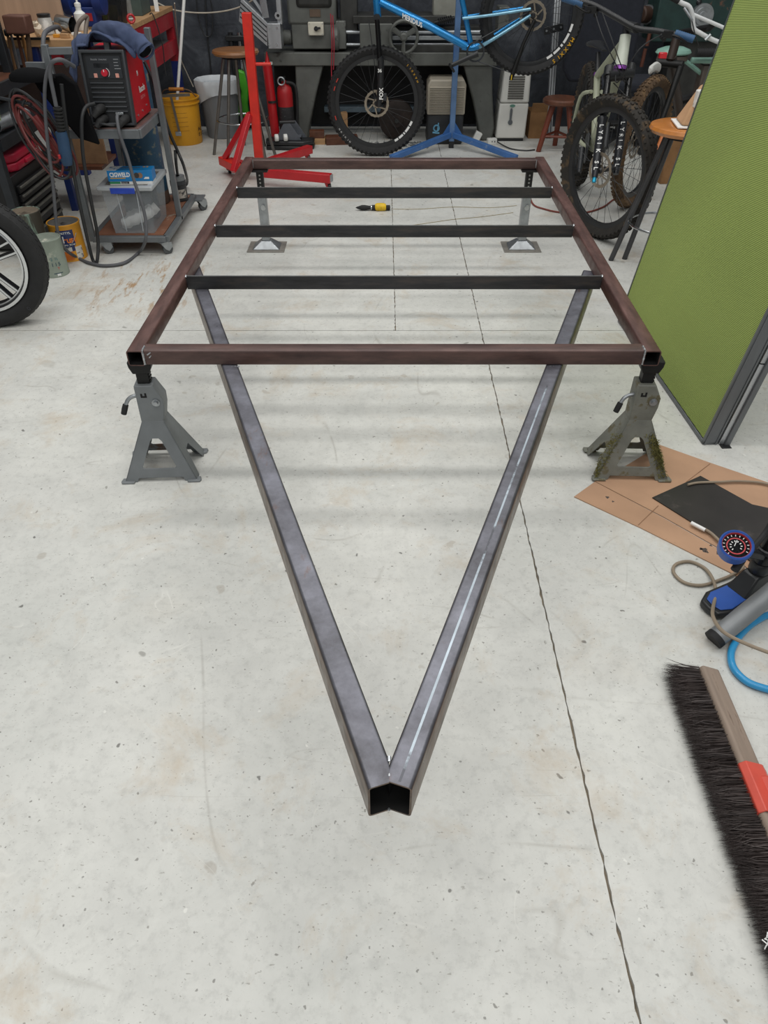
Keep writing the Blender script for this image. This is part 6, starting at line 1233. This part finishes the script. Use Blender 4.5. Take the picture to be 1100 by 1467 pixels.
# ============================================================ red bench with drawers
t = thing('red_bench', 'red steel workbench with blue legs behind the cart', 'workbench', (-1.9, 6.2, 0))
RX0, RX1, RY0, RY1 = -2.2, -1.645, 5.66, 6.9; rz_ = .91; M_BRED = mat('bench red', 'a3202c', .45, var=.12, wear='c9b3ae', wear_at=.75); M_BBL = mat('bench blue', '1c2f78', .45, var=.12)
MB().mm((RX0, RY0, rz_ - .03), (RX1, RY1, rz_)).build('bench_top', M_PALEW, t, bev=.002)
MB().mm((RX1 - .03, RY0, rz_ - .13), (RX1 - .005, RY1, rz_ - .031)).build('upper_rail', M_BRED, t, bev=.002); MB().mm((RX1 - .03, RY0, rz_ - .31), (RX1 - .005, RY1, rz_ - .21)).build('lower_rail', M_BRED, t, bev=.002)
MB().mm((RX0, RY0 + .02, rz_ - .24), (RX1 - .03, RY1 - .03, rz_ - .22)).build('tray_shelf', mat('grey tray', '6f7071', .6), t)
for yy in (RY0 + .03, RY1 - .03):
    for xx in (RX0 + .03, RX1 - .035): MB().mm((xx - .03, yy - .03, rz_ - .36), (xx + .03, yy + .03, rz_ - .031)).build('leg_head', M_BRED, t); MB().mm((xx - .03, yy - .03, 0), (xx + .03, yy + .03, rz_ - .36)).build('leg', M_BBL, t)
rz_ += .0006
p = V((-1.78, 5.76, rz_)); t = thing('black_tub', 'black plastic tub of small tools on red bench', 'tub', p); tw_ = .098
for s in (-1, 1):
    MB().hexa([p + V((-tw_ * .8, s * .055 - .002, 0)), p + V((tw_ * .8, s * .055 - .002, 0)), p + V((tw_ * .8, s * .055 + .002, 0)), p + V((-tw_ * .8, s * .055 + .002, 0))], [p + V((-tw_, s * .07 - .002, .15)), p + V((tw_, s * .07 - .002, .15)), p + V((tw_, s * .07 + .002, .15)), p + V((-tw_, s * .07 + .002, .15))]).build('tub_wall', clear('smoky tub', '2b2b2c', .55), t)
    MB().hexa([p + V((s * tw_ * .8 - .002, -.055, 0)), p + V((s * tw_ * .8 + .002, -.055, 0)), p + V((s * tw_ * .8 + .002, .055, 0)), p + V((s * tw_ * .8 - .002, .055, 0))], [p + V((s * tw_ - .002, -.07, .15)), p + V((s * tw_ + .002, -.07, .15)), p + V((s * tw_ + .002, .07, .15)), p + V((s * tw_ - .002, .07, .15))]).build('tub_wall', M_PLBLK, t)
MB().prism([[(-tw_ - .008, -.078), (tw_ + .008, -.078), (tw_ + .008, .078), (-tw_ - .008, .078)], [(-tw_ + .004, -.066), (tw_ - .004, -.066), (tw_ - .004, .066), (-tw_ + .004, .066)]], p + Z * .148, X, Y, Z * .012).build('tub_rim', M_PLBLK, t, bev=.002); MB().mm(p + V((-tw_ * .8, -.055, 0)), p + V((tw_ * .8, .055, .004))).build('tub_floor', M_PLBLK, t)
tag(MB().box(p + V((-.04, -.01, .075)), (.03, .03, .1), rz=.3).build('yellow_marker', mat('neon yellow', 'd9dd2a', .4), base=True, bev=.004), 'neon yellow piece inside the black tub', 'marker')
tag(MB().cyl(p + V((.01, .0, .009)), p + V((.015, .01, .1)), .026, 12).build('olive_can', mat('olive can', '6b6440', .5), base=True), 'olive brown can inside the black tub', 'can')
q = V((-1.652, 5.74, rz_)); t = thing('tape_reel', 'small red ring reel on the red bench edge', 'reel', q); MB().torus(q + Z * .03, (.5, -.85, .1), .022, .0075, 20, 8).build('ring', M_RED, t)
MB().box(q + Z * .03, (.03, .004, .006), rz=.4).build('spoke', M_WHITE, t)
tag(MB().box((-1.705, 5.93, rz_ + .09), (.022, .05, .18)).build('grey_carton', mat('grey carton', '8d8c88', .7), base=True, bev=.002), 'upright grey brown carton next to black tub', 'carton')
tag(MB().box((-1.79, 6.35, rz_ + .05), (.17, .3, .1), rz=.05).build('green_box', mat('slate green cover', '41504c', .6, wear='7c7457', wear_at=.66), base=True, bev=.003), 'dark slate green box on far end of red bench', 'box')
tag(MB().box((-1.68, 6.55, rz_ + .045), (.03, .12, .09), rz=.25).build('paper_note', M_WHITEP, base=True), 'white paper standing at far corner of red bench', 'paper')
tag(MB().poly([V((-1.82, 5.665, rz_ + .0005)), V((-1.67, 5.665, rz_ + .0005)), V((-1.67, 5.685, rz_ + .0005)), V((-1.82, 5.685, rz_ + .0005))], .002).build('white_sheet', M_WHITEP, base=True), 'strip of white paper at near edge of red bench', 'paper')
cord('hanging_cord', 'black thin cords hanging in front of the red bench', 'cord', [V((-1.66, 6.25, .916)), V((-1.636, 6.25, .91)), at(232, 60, 6.26), at(236, 95, 6.27), at(238, 108, 6.27)], .004, M_CABLE, 6)

# ============================================================ bucket, bin and what stands behind
c = V((-1.64, 6.64, 0)); t = thing('bucket', 'yellow plastic bucket with rusty bail and streaks beside bin', 'bucket', c)
MB().lathe([(.132, 0), (.136, .006), (.146, .29), (.156, .292), (.156, .302), (.148, .304), (.148, .322), (.158, .325), (.158, .334), (.149, .335), (.146, .33), (.13, .01), (.001, .008)], c, Z, 40).build('bucket_body', M_YEL, t)
for i in range(6):
    band(c, .1445, .11 + i * .032, .113 + i * .032, 250, 300, mat('crease ochre', 'a8741c', .6), t, name='crease')
curve_text('ALI', .035, c, .146, .10, 333, mat('black print', '1e1a14', .6), t, 12); curve_text('SIC', .035, c, .146, .06, 333, mat('black print', '1e1a14'), t, 12)
MB().tube(spline([c + V((-.15, 0, .31)), c + V((-.1, -.05, .385)), c + V((0, -.06, .395)), c + V((.1, -.05, .385)), c + V((.15, 0, .31))], 5), .004, 6).build('bail', mat('rusty wire', '6d5240', .7), t); MB().tube([c + V((-.055, -.06, .395)), c + V((.06, -.06, .395))], .013, 12).build('bail_grip', mat('orange grip', 'b5732c', .5), t)
rod = thing('white_pole', 'long white pole standing in the yellow bucket', 'pole', c + V((0, -.02, .02))); pt0 = c + V((-.03, -.135, .012)) ; pt0 = V((c.x - .085, c.y - .05, .014)); e = at(264, -6, 6.9); MB().tube([pt0, e], .0125, 12).build('pole', M_WHITE, rod); MB().tube([pt0.lerp(e, .02), pt0.lerp(e, .06)], .02, 12).build('pole_socket', M_ZINC, rod)
st2 = MB(); s0 = c + V((-.02, -.168, .30)); st2.bar(s0 + V((-.13, .03, .06)), s0 + V((.14, .03, .07)), .014, .02); t3 = thing('mop_squeegee', 'grey brown metal strap tool hooked over bucket front', 'tool', s0); st2.build('cross_strap', mat('dull strap', '6f675c', .5, .4), t3); MB().bar(s0 + V((0, -.006, .06)), s0 + V((.02, .002, -.2)), .018, .005, NY).build('hanging_strap', mat('dull strap', '6f675c'), t3); MB().box(s0 + V((.012, -.006, -.2)), (.045, .018, .03)).build('strap_end', M_ZINC, t3, bev=.003)
c = V((-1.365, 6.86, 0)); t = thing('waste_bin', 'grey plastic waste bin with white plastic liner', 'bin', c)
MB().lathe([(.125, 0), (.13, .005), (.168, .4), (.162, .4), (.124, .01), (.001, .008)], c, Z, 36).build('bin_body', mat('grey bin plastic', '74777a', .4, var=.1, scale=4, stretch=(6, 6, .5)), t)
rng = [random.uniform(-1, 1) for _ in range(24)]
def ln_(r, h, a): return r * (1 + .018 * math.sin(9 * a + h * 20) + .014 * math.sin(17 * a + h * 43) + .012 * math.sin(5 * a - h * 30))
lb = MB().lathe([(.15, .39), (.164, .41), (.18, .425), (.182, .40), (.176, .33), (.172, .25)], c, Z, 72, rad=ln_)
lb.v = [v if v.z > .3 else V((v.x, v.y, v.z + .09 * max(0, math.sin(math.atan2(v.y - c.y, v.x - c.x) * 1 + 2.6)) * (1 if v.z < .27 else .6))) for v in lb.v]
lb.f = [f for f in lb.f if len(f) == 4]
lb.build('bin_liner', clear('milky film', 'e3e8ec', .72, .3), t)
li = MB().lathe([(.15, .39), (.14, .3), (.12, .22), (.001, .2)], c, Z, 48, rad=ln_); li.f = [f for f in li.f if len(f) == 4]; li.build('inner_liner', mat('white film', 'c9ced2', .5, var=.1), t)
c = at(341, 175, 7.0); t = thing('green_tool', 'bright green plastic garden tool standing behind bar stool', 'tool', (c.x, 7.1, 0))
gm = mat('vivid green plastic', '4fae2a', .4, var=.12)
MB().prism([(-.09, 0.0), (.03, .0), (.06, .06), (.05, .2), (.075, .34), (.055, .44), (.0, .46), (-.02, .40), (.01, .3), (-.05, .12)], (c.x + .04, 7.03, .0), X, Z, Y * .06).build('body', gm, t, bev=.01); MB().mm((c.x - .035, 7.025, .06), (c.x + .05, 7.095, .12)).build('motor_cover', M_PLBLK, t)
t = thing('bike_fork', 'black suspension fork with one silver leg standing behind stool', 'fork', (at(335, 60, 7.05).x, 7.08, 0)); f0, f1 = at(327, 48, 7.05), at(340, 48, 7.05)
for q, m in ((f0, M_PLBLK), (f1, M_CHROME)): MB().cyl((q.x, 7.14, .38), (q.x, 7.14, q.z), .02, 14).build('fork_stanchion', m, t); MB().cyl((q.x, 7.14, 0), (q.x, 7.14, .4), .026, 14).build('fork_lower', M_PLBLK, t)
MB().box(((f0.x + f1.x) / 2, 7.14, f0.z - .04), (.16, .05, .04)).build('fork_crown', M_PLBLK, t, bev=.006)
cord('cream_cable', 'cream cable swagged across the backdrop to the lathe', 'cable', [at(226, 4, 7.0), at(250, 14, 7.02), at(285, 18, 7.05), at(318, 16, 7.05), at(345, 9, 7.0), at(366, -3, 6.9)], .0055, mat('cream cable', 'b5ab9c', .6), 8)
cord('cream_cable', 'cream cable hanging from red bench corner down to floor', 'cable', [at(250, 4, 6.62), at(253, 40, 6.87), at(258, 80, 7.05), at(268, 105, 7.1), gp(278, 190, .008) if False else at(277, 124, 7.1)], .0045, mat('cream cable', 'b5ab9c'), 8)
cord('black_cable', 'black cable hanging in a long loop on the backdrop', 'cable', [at(281, -6, 7.15), at(284, 25, 7.16), at(292, 48, 7.16), at(299, 52, 7.16), at(304, 44, 7.16), at(304, 15, 7.16), at(300, -6, 7.15)], .005, M_CABLE, 8)
cord('black_cable', 'straight black cable hanging down the backdrop to the floor', 'cable', [at(294, -6, 7.185), at(296, 40, 7.185), at(301, 90, 7.185), at(304, 130, 7.185), V((at(304, 130, 7.15).x, 7.18, .008))], .006, M_CABLE, 8)
